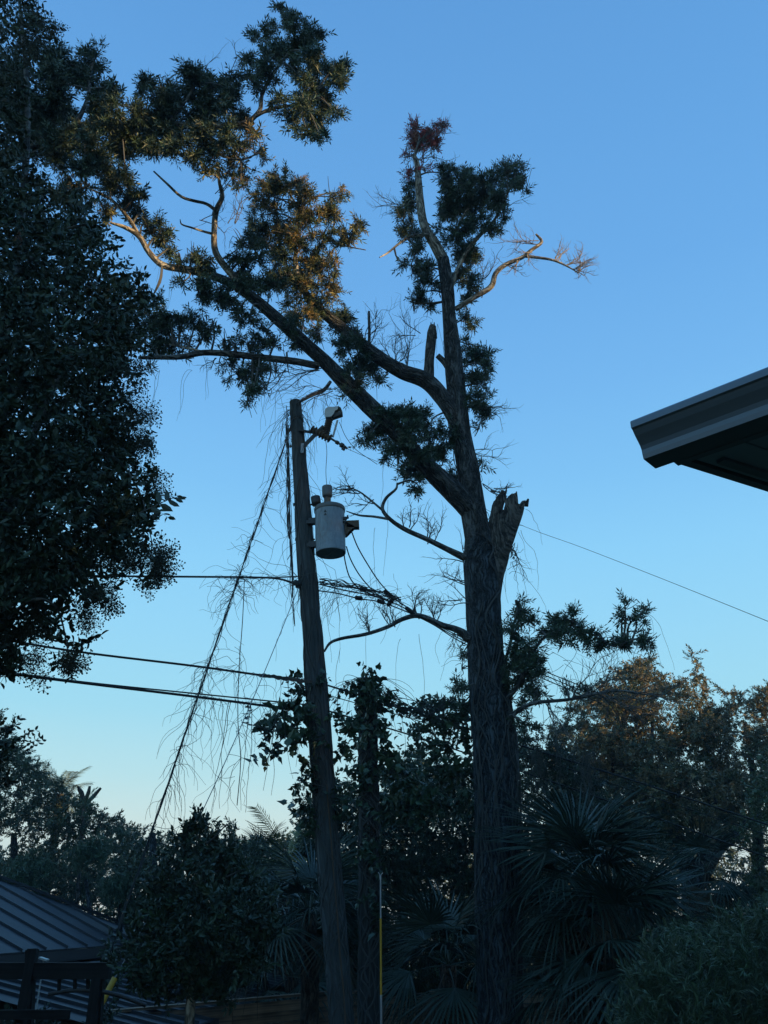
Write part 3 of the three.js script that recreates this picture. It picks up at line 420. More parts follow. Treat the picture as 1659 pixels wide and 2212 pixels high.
// ------------------------------------------------------------------ the darker oak that reaches in high from the other side
{
  const base = P(-260, 2200, 11); base.y = 0;
  const t = thing('laurel_oak', 'dark leafy oak bough reaching across the top above the sunlit branches', 'tree', base), S = new Skeleton(), L = new Leaves(), tw = new Geo();
  const up = V(base.x, 0, base.z); const g = new Geo(); g.tube([up.clone().add(V(0, -0.3, 0)), up.clone().add(V(0.1, 4, 0)), up.clone().add(V(.2, 8, .3)), P(-120, 420, 10.4)], [0.42, 0.36, 0.3, 0.2], { sides: 16, sub: 6, amp: .08 }); part(t, 'trunk', g, M.bark, { smooth: true });
  for (const l of [[[-120, 420, 10.4, 16], [40, 330, 10.2, 12], [160, 278, 10, 11], [260, 270, 10, 9], [360, 268, 10, 8], [450, 274, 10, 7], [528, 266, 10, 6], [560, 240, 10, 5], [566, 205, 10, 4], [590, 160, 10, 3.5], [625, 110, 10, 2.5], [640, 60, 10, 1.5]], [[540, 258, 10, 4], [585, 235, 10, 3.5], [640, 225, 10, 3], [690, 200, 10, 2]], [[160, 278, 10, 6], [190, 210, 10, 4], [195, 140, 10, 2]], [[360, 268, 10, 5], [400, 220, 10, 3], [430, 170, 10, 2]], [[450, 274, 10, 4], [470, 330, 10.2, 3], [520, 345, 10.4, 2], [560, 330, 10.5, 1.5]], [[530, 266, 10, 4.5], [548, 262, 10, 4.5]]]) { const q = new Geo(); S.limb(q, l); part(t, 'limb', q, M.unlitLimb, { smooth: true }); }
  const put = (list, o = {}) => list.forEach(([x, y, rx, ry, od]) => { const n = S.near(x, y), C = L.clump(x, y, n[2] + rr(-.4, .4), rx, ry, { od: od ?? 2.6, ...o }); const A = P(n[0], n[1], n[2]); tw.tube([A, A.clone().lerp(C, .5).add(V(0, .08, 0)), C], [0.018, 0.012, 0.008], { sides: 5, sub: 2, cap: false }); });
  put([[605, 25, 16, 18, 1.8], [600, 60, 22, 22, 2], [640, 50, 26, 22], [670, 75, 28, 26], [650, 95, 34, 28], [560, 85, 26, 22, 2], [545, 115, 30, 26], [580, 115, 26, 22], [620, 120, 34, 30], [680, 120, 30, 26], [545, 155, 28, 26], [580, 160, 26, 24], [640, 145, 26, 22, 1.8], [700, 145, 34, 28], [735, 135, 22, 18, 2], [725, 175, 28, 24], [690, 185, 30, 28], [660, 190, 24, 24], [555, 195, 20, 18, 1.6], [705, 220, 30, 26], [665, 225, 30, 26], [610, 215, 26, 18, 1.8], [635, 245, 28, 20], [690, 260, 30, 24], [660, 275, 26, 18, 1.9], [690, 290, 18, 14, 1.6], [725, 245, 14, 18, 1.4], [645, 165, 20, 20, 1.6]], { hole: 0.18 });
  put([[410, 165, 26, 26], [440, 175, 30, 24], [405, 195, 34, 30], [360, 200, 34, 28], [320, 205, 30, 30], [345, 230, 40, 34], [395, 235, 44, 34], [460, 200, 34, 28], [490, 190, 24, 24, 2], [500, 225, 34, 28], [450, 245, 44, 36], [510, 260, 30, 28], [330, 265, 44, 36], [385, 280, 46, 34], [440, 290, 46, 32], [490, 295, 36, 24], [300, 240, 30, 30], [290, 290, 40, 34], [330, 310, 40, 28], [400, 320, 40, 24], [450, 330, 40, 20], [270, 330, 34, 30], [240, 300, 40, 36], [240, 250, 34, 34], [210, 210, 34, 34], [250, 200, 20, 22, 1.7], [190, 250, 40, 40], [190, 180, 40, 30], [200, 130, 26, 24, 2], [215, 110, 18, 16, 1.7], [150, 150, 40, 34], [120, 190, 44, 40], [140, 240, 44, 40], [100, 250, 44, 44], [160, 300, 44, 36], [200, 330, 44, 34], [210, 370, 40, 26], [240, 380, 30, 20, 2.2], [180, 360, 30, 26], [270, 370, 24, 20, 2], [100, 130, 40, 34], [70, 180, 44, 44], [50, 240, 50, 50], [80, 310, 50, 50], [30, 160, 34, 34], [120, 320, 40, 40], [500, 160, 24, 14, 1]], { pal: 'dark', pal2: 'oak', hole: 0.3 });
  put([[545, 315, 24, 16, 1.8], [515, 335, 28, 16, 1.8], [565, 335, 18, 16, 1.6], [490, 365, 30, 18, 1.8], [525, 375, 22, 16, 1.6], [520, 400, 18, 14, 1.5], [450, 360, 30, 14, 1.6], [410, 350, 30, 14, 1.6], [545, 290, 22, 14, 1.8]], { pal: 'oakYellowLit', pal2: 'oak' });
  for (let k = 0; k < 40; k++) L.clump(rr(-460, 0), rr(20, 480), 10.4 + rr(-.8, .8), rr(40, 60), rr(34, 50), { od: 2.2, pal: 'dark', pal2: 'oak', hole: .3 });   // the crown goes on beyond the frame
  L.into(t); part(t, 'twig', tw, M.twig, { kind: 'stuff' });
}

// ------------------------------------------------------------------ crape myrtle close by
{
  const base = P(-130, 2200, 5); base.y = 0;
  const t = thing('crape_myrtle', 'near dark crape myrtle with rounded leaves and seed clusters drooping over the power lines', 'tree', base), L = new Leaves(), S = new Skeleton();
  for (const l of [[[-150, 2900, 5, 22], [-130, 2000, 5, 18], [-90, 1500, 5, 16], [-40, 1000, 5, 14], [30, 600, 5, 10], [60, 250, 5, 6], [40, -20, 5, 3]], [[-90, 1500, 5, 12], [20, 1100, 5, 9], [110, 850, 5, 6], [200, 700, 5, 4], [300, 640, 5, 2]], [[-120, 1700, 5, 9], [-20, 1400, 4.8, 6], [60, 1300, 4.7, 4], [120, 1310, 4.6, 2.5], [150, 1420, 4.6, 1.2]], [[20, 1100, 5, 6], [130, 1000, 4.9, 4], [230, 980, 4.8, 3], [300, 1060, 4.7, 2], [330, 1180, 4.7, 1]], [[30, 600, 5, 6], [130, 500, 5, 4], [220, 480, 5, 2]]]) { const q = new Geo(); S.limb(q, l); part(t, l[0][3] > 20 ? 'trunk' : 'limb', q, M.unlitLimb, { smooth: true }); }
  const outline = [[-300, -160], [-100, -220], [55, -40], [95, 30], [118, 62], [100, 95], [70, 150], [50, 230], [60, 330], [70, 370], [120, 395], [175, 430], [225, 470], [245, 520], [240, 570], [285, 585], [325, 630], [325, 670], [300, 720], [280, 770], [268, 820], [285, 880], [275, 920], [285, 960], [315, 1010], [335, 1060], [330, 1110], [318, 1150], [335, 1195], [310, 1215], [250, 1200], [215, 1230], [212, 1275], [195, 1310], [165, 1320], [120, 1330], [150, 1375], [155, 1430], [140, 1455], [110, 1400], [70, 1350], [30, 1380], [40, 1440], [15, 1450], [-90, 1460], [-280, 1400], [-420, 1150], [-460, 700], [-400, 200]];
  L.poly(outline, 5, 0.9, { kind: 'myrtle', od: 2.6, pal: 'myrtle', hole: 0.12, freq: 3, rough: 12, lift: -.3 });
  L.poly([[-380, 250], [60, 380], [200, 450], [235, 560], [300, 600], [300, 690], [255, 780], [250, 900], [270, 1000], [300, 1100], [220, 1180], [150, 1260], [60, 1300], [-70, 1330], [-300, 1250], [-420, 800]], 5.6, 0.6, { kind: 'myrtle', od: 1.9, pal: 'myrtle', hole: 0.2, freq: 2.2, rough: 18, lift: -.3 });
  for (const [x, y, rx, ry, k] of [[315, 955, 16, 14, 12], [305, 900, 20, 20, 14], [330, 1045, 14, 16, 10], [345, 1205, 14, 16, 14], [335, 1245, 12, 22, 16], [300, 1190, 26, 18, 14], [225, 1290, 20, 26, 14], [185, 1330, 22, 20, 10], [150, 1430, 16, 22, 14], [60, 1430, 40, 26, 12], [115, 60, 14, 12, 8], [80, 45, 20, 16, 10], [60, 90, 30, 26, 12], [275, 850, 18, 24, 10], [200, 1270, 22, 22, 10], [60, 1360, 40, 30, 10], [250, 1210, 26, 16, 10], [270, 790, 16, 18, 8]]) for (let i = 0; i < k * 1.6; i++) L.put('seeds', P(x + rr(-1, 1) * rx, y + rr(-1, 1) * ry, 4.7 + rr(-.3, .3)), V(rr(-.6, 1), rr(-1, .4), rr(-.6, .6)), rr(.8, 1.15), 'seed');
  // drooping ends
  for (const [x, y, rx, ry, od] of [[320, 1020, 16, 18, 1.6], [330, 1095, 18, 20, 1.5], [322, 1150, 16, 24, 1.4], [345, 1215, 10, 18, 1.2], [335, 1262, 8, 10, 1], [215, 1300, 16, 18, 1.2], [160, 1400, 20, 28, 1.6], [145, 1445, 14, 16, 1.2], [20, 1430, 34, 20, 1.2], [310, 640, 20, 20, 2], [110, 65, 14, 14, 1.4]]) L.clump(x, y, 4.7, rx, ry, { kind: 'myrtle', od, pal: 'myrtle', lift: -.4 });
  L.into(t);
  const ends = new Geo(), leafMat = std(0.034, 0.058, 0.034, .55), sp = [[300, 1108], [325, 1098], [345, 1088], [362, 1080], [378, 1075], [392, 1073]].map(([x, y]) => P(x, y, 3.9)); ends.tube(sp, [0.003, 0.0028, 0.0025, 0.002, 0.0016, 0.001], { sides: 5, cap: false });
  for (const [k, dx, dy, l] of [[0, .8, .5, 26], [1, .9, .45, 30], [2, -.3, -1, 34], [2, 1, .55, 34], [3, -.25, -1, 30], [3, 1, .5, 30], [4, .95, .55, 22], [5, 1, .35, 14]]) { const m = mpp(1080, 3.9), dir = V(dx, -dy, rr(-.3, .3)).normalize(), side = dir.clone().cross(V(rr(-.2, .2), rr(-.2, .2), 1)).normalize(); const leaf = new Geo(); leafGeo(leaf, sp[k], dir, side, l * m, l * m * .42, 0.002, 'oval'); part(t, 'leaf', leaf, leafMat); }
  part(t, 'drooping_twig', ends, M.twig);
}
console.log('trees near done');

// ------------------------------------------------------------------ utility pole and its gear
const PD = 12.6;
const polePts = [[741, 2290], [738, 2212], [722, 2000], [706, 1800], [692, 1600], [677, 1400], [661, 1200], [647, 1000], [638, 868]], poleW = [25, 25, 24.5, 24, 23, 21, 18.5, 15.5, 12.5];
const polePath = polePts.map(([x, y]) => P(x, y, PD)), poleRad = polePts.map(([x, y], k) => poleW[k] * mpp(y, PD));
{ const low = polePath[0].clone(), dd = polePath[0].clone().sub(polePath[2]).normalize(); low.addScaledVector(dd, (low.y + 0.3) / -dd.y); polePath.unshift(low); poleRad.unshift(poleRad[0] * 1.05); }
const poleAt = y => { let k = 1; while (k < polePts.length - 1 && polePts[k][1] > y) k++; const [a, b] = [polePts[k - 1], polePts[k]], t = (y - a[1]) / (b[1] - a[1]); return [a[0] + (b[0] - a[0]) * t, (poleW[k - 1] + (poleW[k] - poleW[k - 1]) * t)]; };
{
  const b = polePath[0].clone(); b.y = 0;
  const t = thing('utility_pole', 'leaning wooden utility pole carrying the grey transformer', 'utility pole', b), g = new Geo();
  g.tube(polePath, poleRad, { sides: 24, sub: 6, amp: 0.03 }); part(t, 'pole', g, M.pole, { smooth: true });
  const band = new Geo(); const a = P(...[641, 905], PD), c = P(642, 911, PD); band.lathe(a, c, [[13.9 * mpp(905, PD), 0], [14.6 * mpp(905, PD), .1], [14.6 * mpp(905, PD), .9], [13.9 * mpp(905, PD), 1]]); part(t, 'band', band, M.deadWood);
  for (const y of [930, 964, 1090, 1165, 1258, 1475]) { const [x, w] = poleAt(y), p = P(x - w - 3, y, PD), q = P(x + w + 4, y, PD); const s = new Geo(); s.tube([p, q], 0.014, { sides: 8, sub: 1 }); s.tube([p, p.clone().lerp(q, .06)], 0.028, { sides: 6, sub: 1 }); part(t, 'bolt', s, M.darkSteel); }
  const plate = new Geo(), pp = P(653, 968, PD - 0.16); plate.box(pp.clone().add(V(0, -.09, 0)), pp.clone().add(V(0, .09, 0)), .05, .012, V(0, 0, 1)); part(t, 'gain_plate', plate, M.steel);
  const conduit = new Geo(); climber(conduit, polePath, poleRad, 0.02, 0.5, 0.35, 0.05, 0.012); part(t, 'ground_wire', conduit, M.rust);
}
{ // transformer
  const top = P(712, 1100, PD - 0.1), bot = P(714.5, 1196, PD - 0.1), R = 32 * mpp(1150, PD), ax = top.clone().sub(bot).normalize(), rt = V(1, 0, 0).addScaledVector(ax, -ax.x).normalize();
  const t = thing('transformer', 'grey cylindrical transformer can bolted to the leaning pole', 'transformer', bot.clone());
  const at = (x, y, z) => bot.clone().addScaledVector(rt, x).addScaledVector(ax, y).add(V(0, 0, z)), H = top.distanceTo(bot);
  let g = new Geo(); g.lathe(bot, top, [[0, 0.012], [R * .9, 0.012], [R * .93, 0], [R * .985, 0], [R, .02], [R, .35], [R * 1.006, .36], [R * 1.006, .375], [R, .385], [R, 1]], 48); part(t, 'tank', g, M.tank);
  g = new Geo(); g.lathe(at(0, H, 0), at(0, H + .1, 0), [[R * 1.0, -.55], [R * 1.05, -.5], [R * 1.06, 0], [R * 1.02, .2], [R * .7, .6], [R * .3, .85], [0, .9]], 48); part(t, 'lid', g, M.tankRim);
  g = new Geo(); { const p = []; for (let k = 0; k <= 6; k++) { p.push([.035, k / 6 - .02], [.06, k / 6 + .02], [.035, k / 6 + .08]); } const B = at(-.03, H + .07, .03); g.lathe(B, B.clone().addScaledVector(ax, .16), p, 18); } const bush = part(t, 'bushing', g, M.greyPorcelain);
  g = new Geo(); { const B = at(-.03, H + .2, .03); g.lathe(B, B.clone().addScaledVector(ax, .2), [[0, 0], [.06, 0], [.083, .12], [.085, .3], [.085, .95], [.08, 1], [0, 1]], 18); } part(t, 'bushing_cover', g, M.tankRim);
  g = new Geo(); { const B = at(-.2, H + .02, 0), e = at(-.23, H + .24, 0); g.lathe(B, e, [[0, 0], [.03, 0], [.03, .3], [.075, .32], [.08, .5], [.08, .95], [0, 1]], 14); } part(t, 'arrester', g, M.darkSteel);
  for (const y of [.2, .72]) { g = new Geo(); g.box(at(-R * .9, H * y, 0), at(-R - .14, H * y, -.02), .1, .06); g.box(at(-R * .95, H * y, .06), at(-R - .1, H * y, .06), .02, .1); part(t, 'hanger_bracket', g, M.darkSteel); }
  g = new Geo(); { const a = at(R * 1.0, H * .6, .02), b = at(R + .23, H * .6, .02); g.box(a.clone().addScaledVector(rt, .03), b, .12, .12); g.quad(at(R, H * .66, .08), at(R, H * .36, .08), at(R + .02, H * .36, .08), at(R + .16, H * .54, .08)); g.quad(at(R, H * .66, -.04), at(R + .16, H * .54, -.04), at(R + .02, H * .36, -.04), at(R, H * .36, -.04)); } part(t, 'terminal_box', g, M.rust);
  for (const [x, y] of [[R + .02, .7], [R + .05, .73], [R + .015, .64]]) { g = new Geo(); g.tube([at(R * .9, H * y, .1), at(x + .02, H * y, .1)], .018, { sides: 8, sub: 1 }); g.tube([at(x, H * y - .02, .1), at(x, H * y + .04, .1)], .014, { sides: 6, sub: 1 }); part(t, 'terminal', g, M.darkSteel); }
  g = new Geo(); for (const [x, y] of [[-.06, .82], [-.06, .75]]) g.tri(at(x - .025, H * y - .02, R * .985), at(x + .025, H * y - .02, R * .985), at(x, H * y + .03, R * .985)); part(t, 'warning_mark', g, M.darkSteel);
  g = new Geo(); for (let k = 0; k < 10; k++) { const a = rr(-.9, .9), h = rr(.5, 1), pts = []; for (let i = 0; i < 7; i++) { const an = a + noise(i * .4, k, 2) * .5; pts.push(bot.clone().addScaledVector(ax, H * (h - i * .06)).addScaledVector(rt, Math.sin(an) * (R + .006)).add(V(0, 0, Math.cos(an) * (R + .006)))); } g.tube(pts, .0018, { sides: 4, sub: 2, cap: false }); } part(t, 'clinging_runner', g, M.paleTwig, { kind: 'stuff' });
}
{ // fused cutout with pale cover
  const d = PD - 0.12, t = thing('fuse_cutout', 'fused cutout with pale cap and ribbed insulator on a bracket near the pole top', 'fuse cutout', P(655, 965, d));
  let g = new Geo(); g.box(P(654, 966, d), P(688, 932, d), .035, .06); g.tube([P(688, 932, d), P(699, 922, d)], .04, { sides: 8 }); g.tube([P(646, 930, d), P(690, 936, d)], .025, { sides: 8 }); part(t, 'bracket', g, M.darkSteel);
  g = new Geo(); const rib = (a, b, n, r0, r1) => { const p = [[0, 0]]; for (let k = 0; k < n; k++) p.push([r0, (k + .1) / n], [r1, (k + .35) / n], [r1 * .9, (k + .5) / n], [r0, (k + .6) / n]); p.push([0, 1]); g.lathe(a, b, p, 16); };
  rib(P(703, 941, d), P(712, 904, d), 8, .03, .066); part(t, 'insulator', g, M.porcelain);
  g = new Geo(); rib(P(672, 927, d), P(716, 949, d), 7, .05, .08); part(t, 'strain_insulator', g, M.rust);
  g = new Geo(); g.tube([P(729, 908, d), P(719, 944, d)], .017, { sides: 10, sub: 1 }); part(t, 'fuse_tube', g, M.fuse);
  g = new Geo(); g.tube([P(716, 948, d), P(750, 969, d)], .02, { sides: 8, sub: 1 }); for (const [x, y, w] of [[728, 956, .035], [738, 962, .045], [743, 965, .03], [741, 970, .025]]) g.lathe(P(x - 3, y - 2, d), P(x + 4, y + 2, d), [[0, 0], [w, .1], [w, .9], [0, 1]], 8); part(t, 'dead_end_clamp', g, M.darkSteel);
  // hood: a folded, open-bottomed cover
  g = new Geo(); const m = mpp(890, d), c = P(718, 893, d), X = V(.96, .26, 0), Y = V(-.26, .96, 0), Z = V(0, 0, 1), q = (x, y, z) => c.clone().addScaledVector(X, x * m).addScaledVector(Y, y * m).addScaledVector(Z, z * m);
  const prof = [[-17, -12], [-16, 4], [-12, 10], [-4, 12], [4, 9], [16, 8], [20, 3], [21, -9]]; for (let k = 0; k < prof.length - 1; k++) { const [a, b] = [prof[k], prof[k + 1]]; g.quad(q(a[0], a[1], 11), q(b[0], b[1], 11), q(b[0], b[1], -11), q(a[0], a[1], -11)); }
  for (const z of [11, -11]) { const f = [[-17, -12], [-6, -14], [2, -8], [6, -1], [12, 0], [16, 8], [4, 9], [-4, 12], [-12, 10], [-16, 4]]; const cc = q(-6, 0, z); for (let k = 0; k < f.length; k++) { const a = f[k], b = f[(k + 1) % f.length]; g.tri(cc, q(a[0], a[1], z), q(b[0], b[1], z)); } } part(t, 'hood', g, M.cover, { label: 'pale weathered cap' });
  g = new Geo(); g.box(q(-2, -10, 0), q(20, -7, 0), .1, .06); part(t, 'contact', g, M.darkSteel);
}
// wires: each conductor is a thing
function wire(name, label, pts, r, group, mat = M.wire) { const v = pts.map(p => P(...p)), g = new Geo(); g.tube(v, r, { sides: 6, sub: 8 }); return solo(name, label, 'cable', g, mat, v[0].clone(), group); }
wire('power_cable', 'black overhead cable running level from the pole into the crape myrtle', [[-120, 1236, 12], [215, 1244, 12.2], [430, 1246, 12.4], [540, 1247, 12.5], [600, 1250, 12.5], [630, 1258, 12.5], [648, 1264, 12.5]], 0.016);
wire('power_cable', 'thin black cable spliced just under the level overhead cable at the pole', [[560, 1248, 12.45], [610, 1247, 12.5], [640, 1246, 12.5], [655, 1246, 12.5]], 0.009);
wire('power_cable', 'middle sloping cable, wound with dead runners beside the pole', [[-120, 1362, 11.6], [20, 1384, 11.7], [170, 1408, 11.9], [430, 1440, 12.2], [560, 1458, 12.4], [685, 1474, 12.5]], 0.017);
wire('power_cable', 'lowest thick sloping cable left of the pole', [[-120, 1437, 11.6], [0, 1453, 11.7], [200, 1478, 11.9], [430, 1506, 12.2], [690, 1540, 12.5]], 0.019);
wire('power_cable', 'thinner cable just above the lowest thick cable', [[-120, 1434, 11.62], [0, 1450, 11.72], [180, 1473, 11.92], [430, 1499, 12.22], [690, 1525, 12.5]], 0.011);
wire('power_cable', 'upper black cable descending behind the trunk past the lit oaks', [[700, 1478, 12.7], [900, 1540, 14.8], [1130, 1612, 15.2], [1380, 1690, 15.4], [1760, 1815, 15.8]], 0.014);
wire('power_cable', 'thin middle cable descending in front of the lit oaks', [[702, 1500, 12.7], [900, 1556, 14.8], [1130, 1628, 15.2], [1380, 1712, 15.4], [1760, 1838, 15.8]], 0.007);
wire('power_cable', 'lowest black cable crossing above the fan palms', [[706, 1535, 12.7], [900, 1592, 14.8], [1130, 1668, 15.2], [1290, 1722, 15.4], [1760, 1888, 15.8]], 0.013);
wire('primary_conductor', 'fine bare wire running from the cutout behind the broken oak and down across open sky', [[749, 969, 12.5], [800, 991, 13.4], [900, 1032, 15], [1130, 1136, 14.9], [1250, 1180, 14], [1450, 1258, 12], [1760, 1383, 9.5]], 0.0042);
wire('jumper_wire', 'thin jumper dropping from the pale cap past the oak limb', [[733, 912, 12.48], [748, 945, 12.48], [770, 972, 12.5], [800, 993, 12.6], [815, 1003, 12.7]], 0.005);
wire('jumper_wire', 'thin wire hanging from the cutout down to the transformer bushing', [[703, 948, 12.48], [706, 975, 12.45], [704, 1020, 12.45], [707, 1062, 12.5]], 0.005);
wire('service_cable', 'outermost looping lead from the terminal box to the spliced cables', [[758, 1144, 12.5], [772, 1180, 12.6], [796, 1222, 12.8], [820, 1258, 13], [842, 1282, 13.1], [870, 1308, 13.2]], 0.011);
wire('service_cable', 'middle looping lead below the transformer', [[748, 1180, 12.5], [756, 1205, 12.6], [775, 1240, 12.8], [800, 1270, 13], [825, 1292, 13.1], [850, 1304, 13.2]], 0.011);
wire('service_cable', 'innermost looping lead below the transformer', [[742, 1186, 12.4], [746, 1215, 12.6], [756, 1248, 12.8], [772, 1268, 12.9], [800, 1283, 13], [830, 1296, 13.1]], 0.011);
wire('service_cable', 'topmost of the spliced cables running from pole to broken oak', [[690, 1256, 12.6], [730, 1266, 12.7], [780, 1272, 12.9], [830, 1282, 13.1], [880, 1312, 13.3], [930, 1342, 13.9], [1010, 1382, 15.2], [1300, 1500, 17]], 0.01);
wire('service_cable', 'middle one of the spliced cables running from pole to broken oak', [[690, 1262, 12.6], [730, 1272, 12.7], [790, 1284, 12.9], [840, 1298, 13.1], [890, 1322, 13.3], [930, 1344, 13.9], [1010, 1388, 15.2], [1300, 1510, 17]], 0.01);
wire('service_cable', 'lowest of the spliced cables running from pole to broken oak', [[688, 1276, 12.6], [730, 1282, 12.7], [775, 1293, 12.9], [820, 1300, 13.1], [870, 1318, 13.3], [930, 1346, 13.9], [1010, 1394, 15.2], [1300, 1520, 17]], 0.01);
[[775, 1292, 0.12, 'splice sleeve on the lowest cable nearest the pole'], [823, 1300, 0.3, 'splice sleeve on the lowest cable, second from the pole'], [785, 1272, 0.1, 'splice sleeve on the upper cable below the transformer'], [838, 1282, 0.8, 'splice sleeve at the foot of the outermost lead'], [884, 1318, 0.7, 'splice sleeve nearest the broken oak'], [845, 1299, -1.2, 'short upright tap connector among the splices']].forEach(([x, y, s, l]) => { const d = 12.95 + (x - 780) * .003, a = P(x - 9, y - 9 * s, d), b = P(x + 9, y + 9 * s, d), g = new Geo(); g.lathe(a, b, [[0, 0], [.026, .06], [.036, .18], [.036, .82], [.026, .94], [0, 1]], 12); solo('splice_sleeve', 'black ' + l, 'splice', g, M.wire, a, 'splices on the service cables'); });
{ const a = P(634, 1256, 12.5), b = P(650, 1268, 12.5), g = new Geo(); g.lathe(a, b, [[0, 0], [.04, .1], [.055, .25], [.035, .45], [.06, .6], [.05, .85], [0, 1]], 12); solo('dead_end_clamp', 'dark clamp holding the level cable at the pole side', 'clamp', g, M.darkSteel, a); }
// guy wires
const guy1 = [[641, 884, 12.55], [560, 1120, 12.1], [470, 1380, 11.7], [330, 1790, 11.1], [196, 2180, 10.6], [150, 2310, 10.4]], guy2 = [[648, 1262, 12.5], [560, 1478, 12], [436, 1755, 11.4], [340, 1945, 11], [246, 2117, 10.7], [170, 2260, 10.4]];
wire('guy_wire', 'upper guy wire wrapped in dead vine, falling from the pole top', guy1, 0.008);
wire('guy_wire', 'lower guy wire with the yellow guard at its foot', guy2, 0.006, null, M.steel);
{ const g = new Geo(), a = P(248, 2113, 10.66), b = P(196, 2212, 10.46); g.tube([a, b], .032, { sides: 10, sub: 2 }); solo('guy_guard', 'yellow plastic guard sleeve on the foot of the lower guy wire', 'guy guard', g, M.guard, a); }

// short second pole swallowed by vines
const stubPath = [[802, 2400, 13.6], [800, 2200, 13.6], [798, 1900, 13.6], [796, 1700, 13.6], [793, 1560, 13.6], [792, 1468, 13.6]].map(p => P(...p));
{ stubPath[0].y = -0.2; const r = [.16, .16, .155, .15, .148, .145], b = stubPath[0].clone(); b.y = 0; const t = thing('utility_pole', 'shorter cut-off wooden pole capped with ivy behind the leaning pole', 'utility pole', b), g = new Geo(); g.tube(stubPath, r, { sides: 20, sub: 6, amp: .05 }); part(t, 'pole', g, M.oldPole, { smooth: true }); const c = new Geo(); for (let k = 0; k < 30; k++) { const t0 = rr(.1, .75); climber(c, stubPath, r, t0, Math.min(1, t0 + rr(.15, .4)), rr(-1.6, 1.6), 1.2, rr(.006, .016)); } part(t, 'climbing_stem', c, M.vine, { kind: 'stuff' }); }

// ------------------------------------------------------------------ dead vines and living ivy
function deadVine(label, fill, base) { const g = new Geo(); fill(g); const m = solo('dead_vine', label, 'vine', g, M.vine, base, 'dead vines'); delete m.userData.group; return m; }
const along = (pts, n, fn) => { const c = new THREE.CatmullRomCurve3(pts); for (let k = 0; k < n; k++) { const t = rnd(); fn(c.getPoint(t), t); } };
deadVine('mass of dead vine runners hanging from the top of the leaning pole', g => {
  const up = polePath.slice(3);
  for (let k = 0; k < 60; k++) { const a = rr(-Math.PI, Math.PI), t0 = rr(0, .6); climber(g, polePath, poleRad, t0, Math.min(1, t0 + rr(.2, .5)), a, 1.2, rr(.005, .012)); }
  for (let k = 0; k < 26; k++) tendril(g, P(636 + rr(-10, 6), 876 + rr(-4, 20), PD + rr(-.1, .1)), rr(.5, 1.7), { out: 0.6, up: rr(-.5, .2), fall: .42, curl: .4, r: .006 });
  for (let k = 0; k < 40; k++) { const y = rr(880, 1300), [x, w] = poleAt(y); tendril(g, P(x + (rnd() < .68 ? -1 : 1) * w, y, PD), rr(.4, 1.5), { out: 1, fall: .3, curl: .5, r: .0045 }); }
  for (let k = 0; k < 9; k++) { const y0 = rr(870, 1000); const pts = []; for (let i = 0; i < 9; i++) { const y = y0 + i * rr(35, 50), [x, w] = poleAt(y); pts.push(P(x - w - 4 - 14 * Math.abs(noise(i * .4, k, 1)) - i * 1.2, y, PD)); } g.tube(pts, .006, { sides: 4, sub: 3, cap: false }); }
  for (let k = 0; k < 16; k++) tendril(g, P(660 + rr(0, 60), 845 + rr(-10, 20), 12.6), rr(.6, 1.6), { out: 1, fall: .15, curl: .5, r: .005 });
}, polePath[9]);
deadVine('rope of dead runners twisted down the upper guy wire', g => {
  const c = guy1.slice(0, 5).map(p => P(...p));
  const C = new THREE.CatmullRomCurve3(c);
  for (let k = 0; k < 6; k++) { const pts = [], ph = rnd() * 9, n = 90; for (let i = 0; i <= n; i++) { const t = .02 + .88 * i / n, p = C.getPoint(t), a = i * .55 + ph; const w = .008 + .045 * Math.max(0, noise(i * .09, k * 3, 2)); pts.push(p.add(V(Math.cos(a) * w, noise(i * .3, k, 5) * .04, Math.sin(a) * w))); } g.tube(pts, rr(.003, .006), { sides: 4, sub: 1.5, cap: false }); }
  along(c.slice(0, 4), 110, p => tendril(g, p, rr(.2, .7), { out: .8, fall: .2, curl: .75, r: .0045 }));
  for (let k = 0; k < 34; k++) { const t = rr(.5, .72); tendril(g, C.getPoint(t), rr(.4, 1.1), { out: .5, fall: .4, curl: .55, r: .0045 }); }
  for (let k = 0; k < 26; k++) { tendril(g, C.getPoint(rr(.36, .42)), rr(.3, .7), { out: 1, fall: .1, curl: .9, r: .005 }); }
}, P(...guy1[0]));
deadVine('stray runner hanging straight beside the upper guy wire', g => { g.tube([[528, 1250, 12], [524, 1340, 12], [516, 1450, 12], [514, 1560, 12], [520, 1640, 12], [512, 1740, 12]].map(p => P(...p)), .006, { sides: 4, cap: false }); for (let k = 0; k < 22; k++) tendril(g, P(rr(505, 530), rr(1380, 1700), 12), rr(.3, .9), { out: 1, fall: .2, curl: .6, r: .004 }); }, P(528, 1250, 12));
deadVine('tangle of bare runners dangling from the two sloping cables', g => {
  for (let k = 0; k < 62; k++) { const x = rr(430, 680), y = rnd() < .5 ? 1440 + (x - 430) * .135 : 1502 + (x - 430) * .125; tendril(g, P(x, y, 12.2 + (x - 430) * .0012), rr(.3, 1.1), { out: .8, fall: .3, curl: .6, r: .0045 }); }
  for (let k = 0; k < 9; k++) { const pts = []; for (let i = 0; i < 12; i++) { const x = 560 + i * 10.5; pts.push(P(x, 1453 + (x - 520) * .13 + noise(i * .5, k, 3) * 9, 12.3)); } g.tube(pts, .007, { sides: 4, sub: 3, cap: false }); }
  for (const [x, y, l] of [[500, 1512, 1.3], [540, 1520, 1.4], [585, 1520, 1.1], [600, 1525, 1.4]]) for (let k = 0; k < 2; k++) tendril(g, P(x + rr(-6, 6), y, 12.3), l * rr(.8, 1.3), { out: .15, fall: .7, curl: .28, r: .007 });
}, P(680, 1472, 12.4));
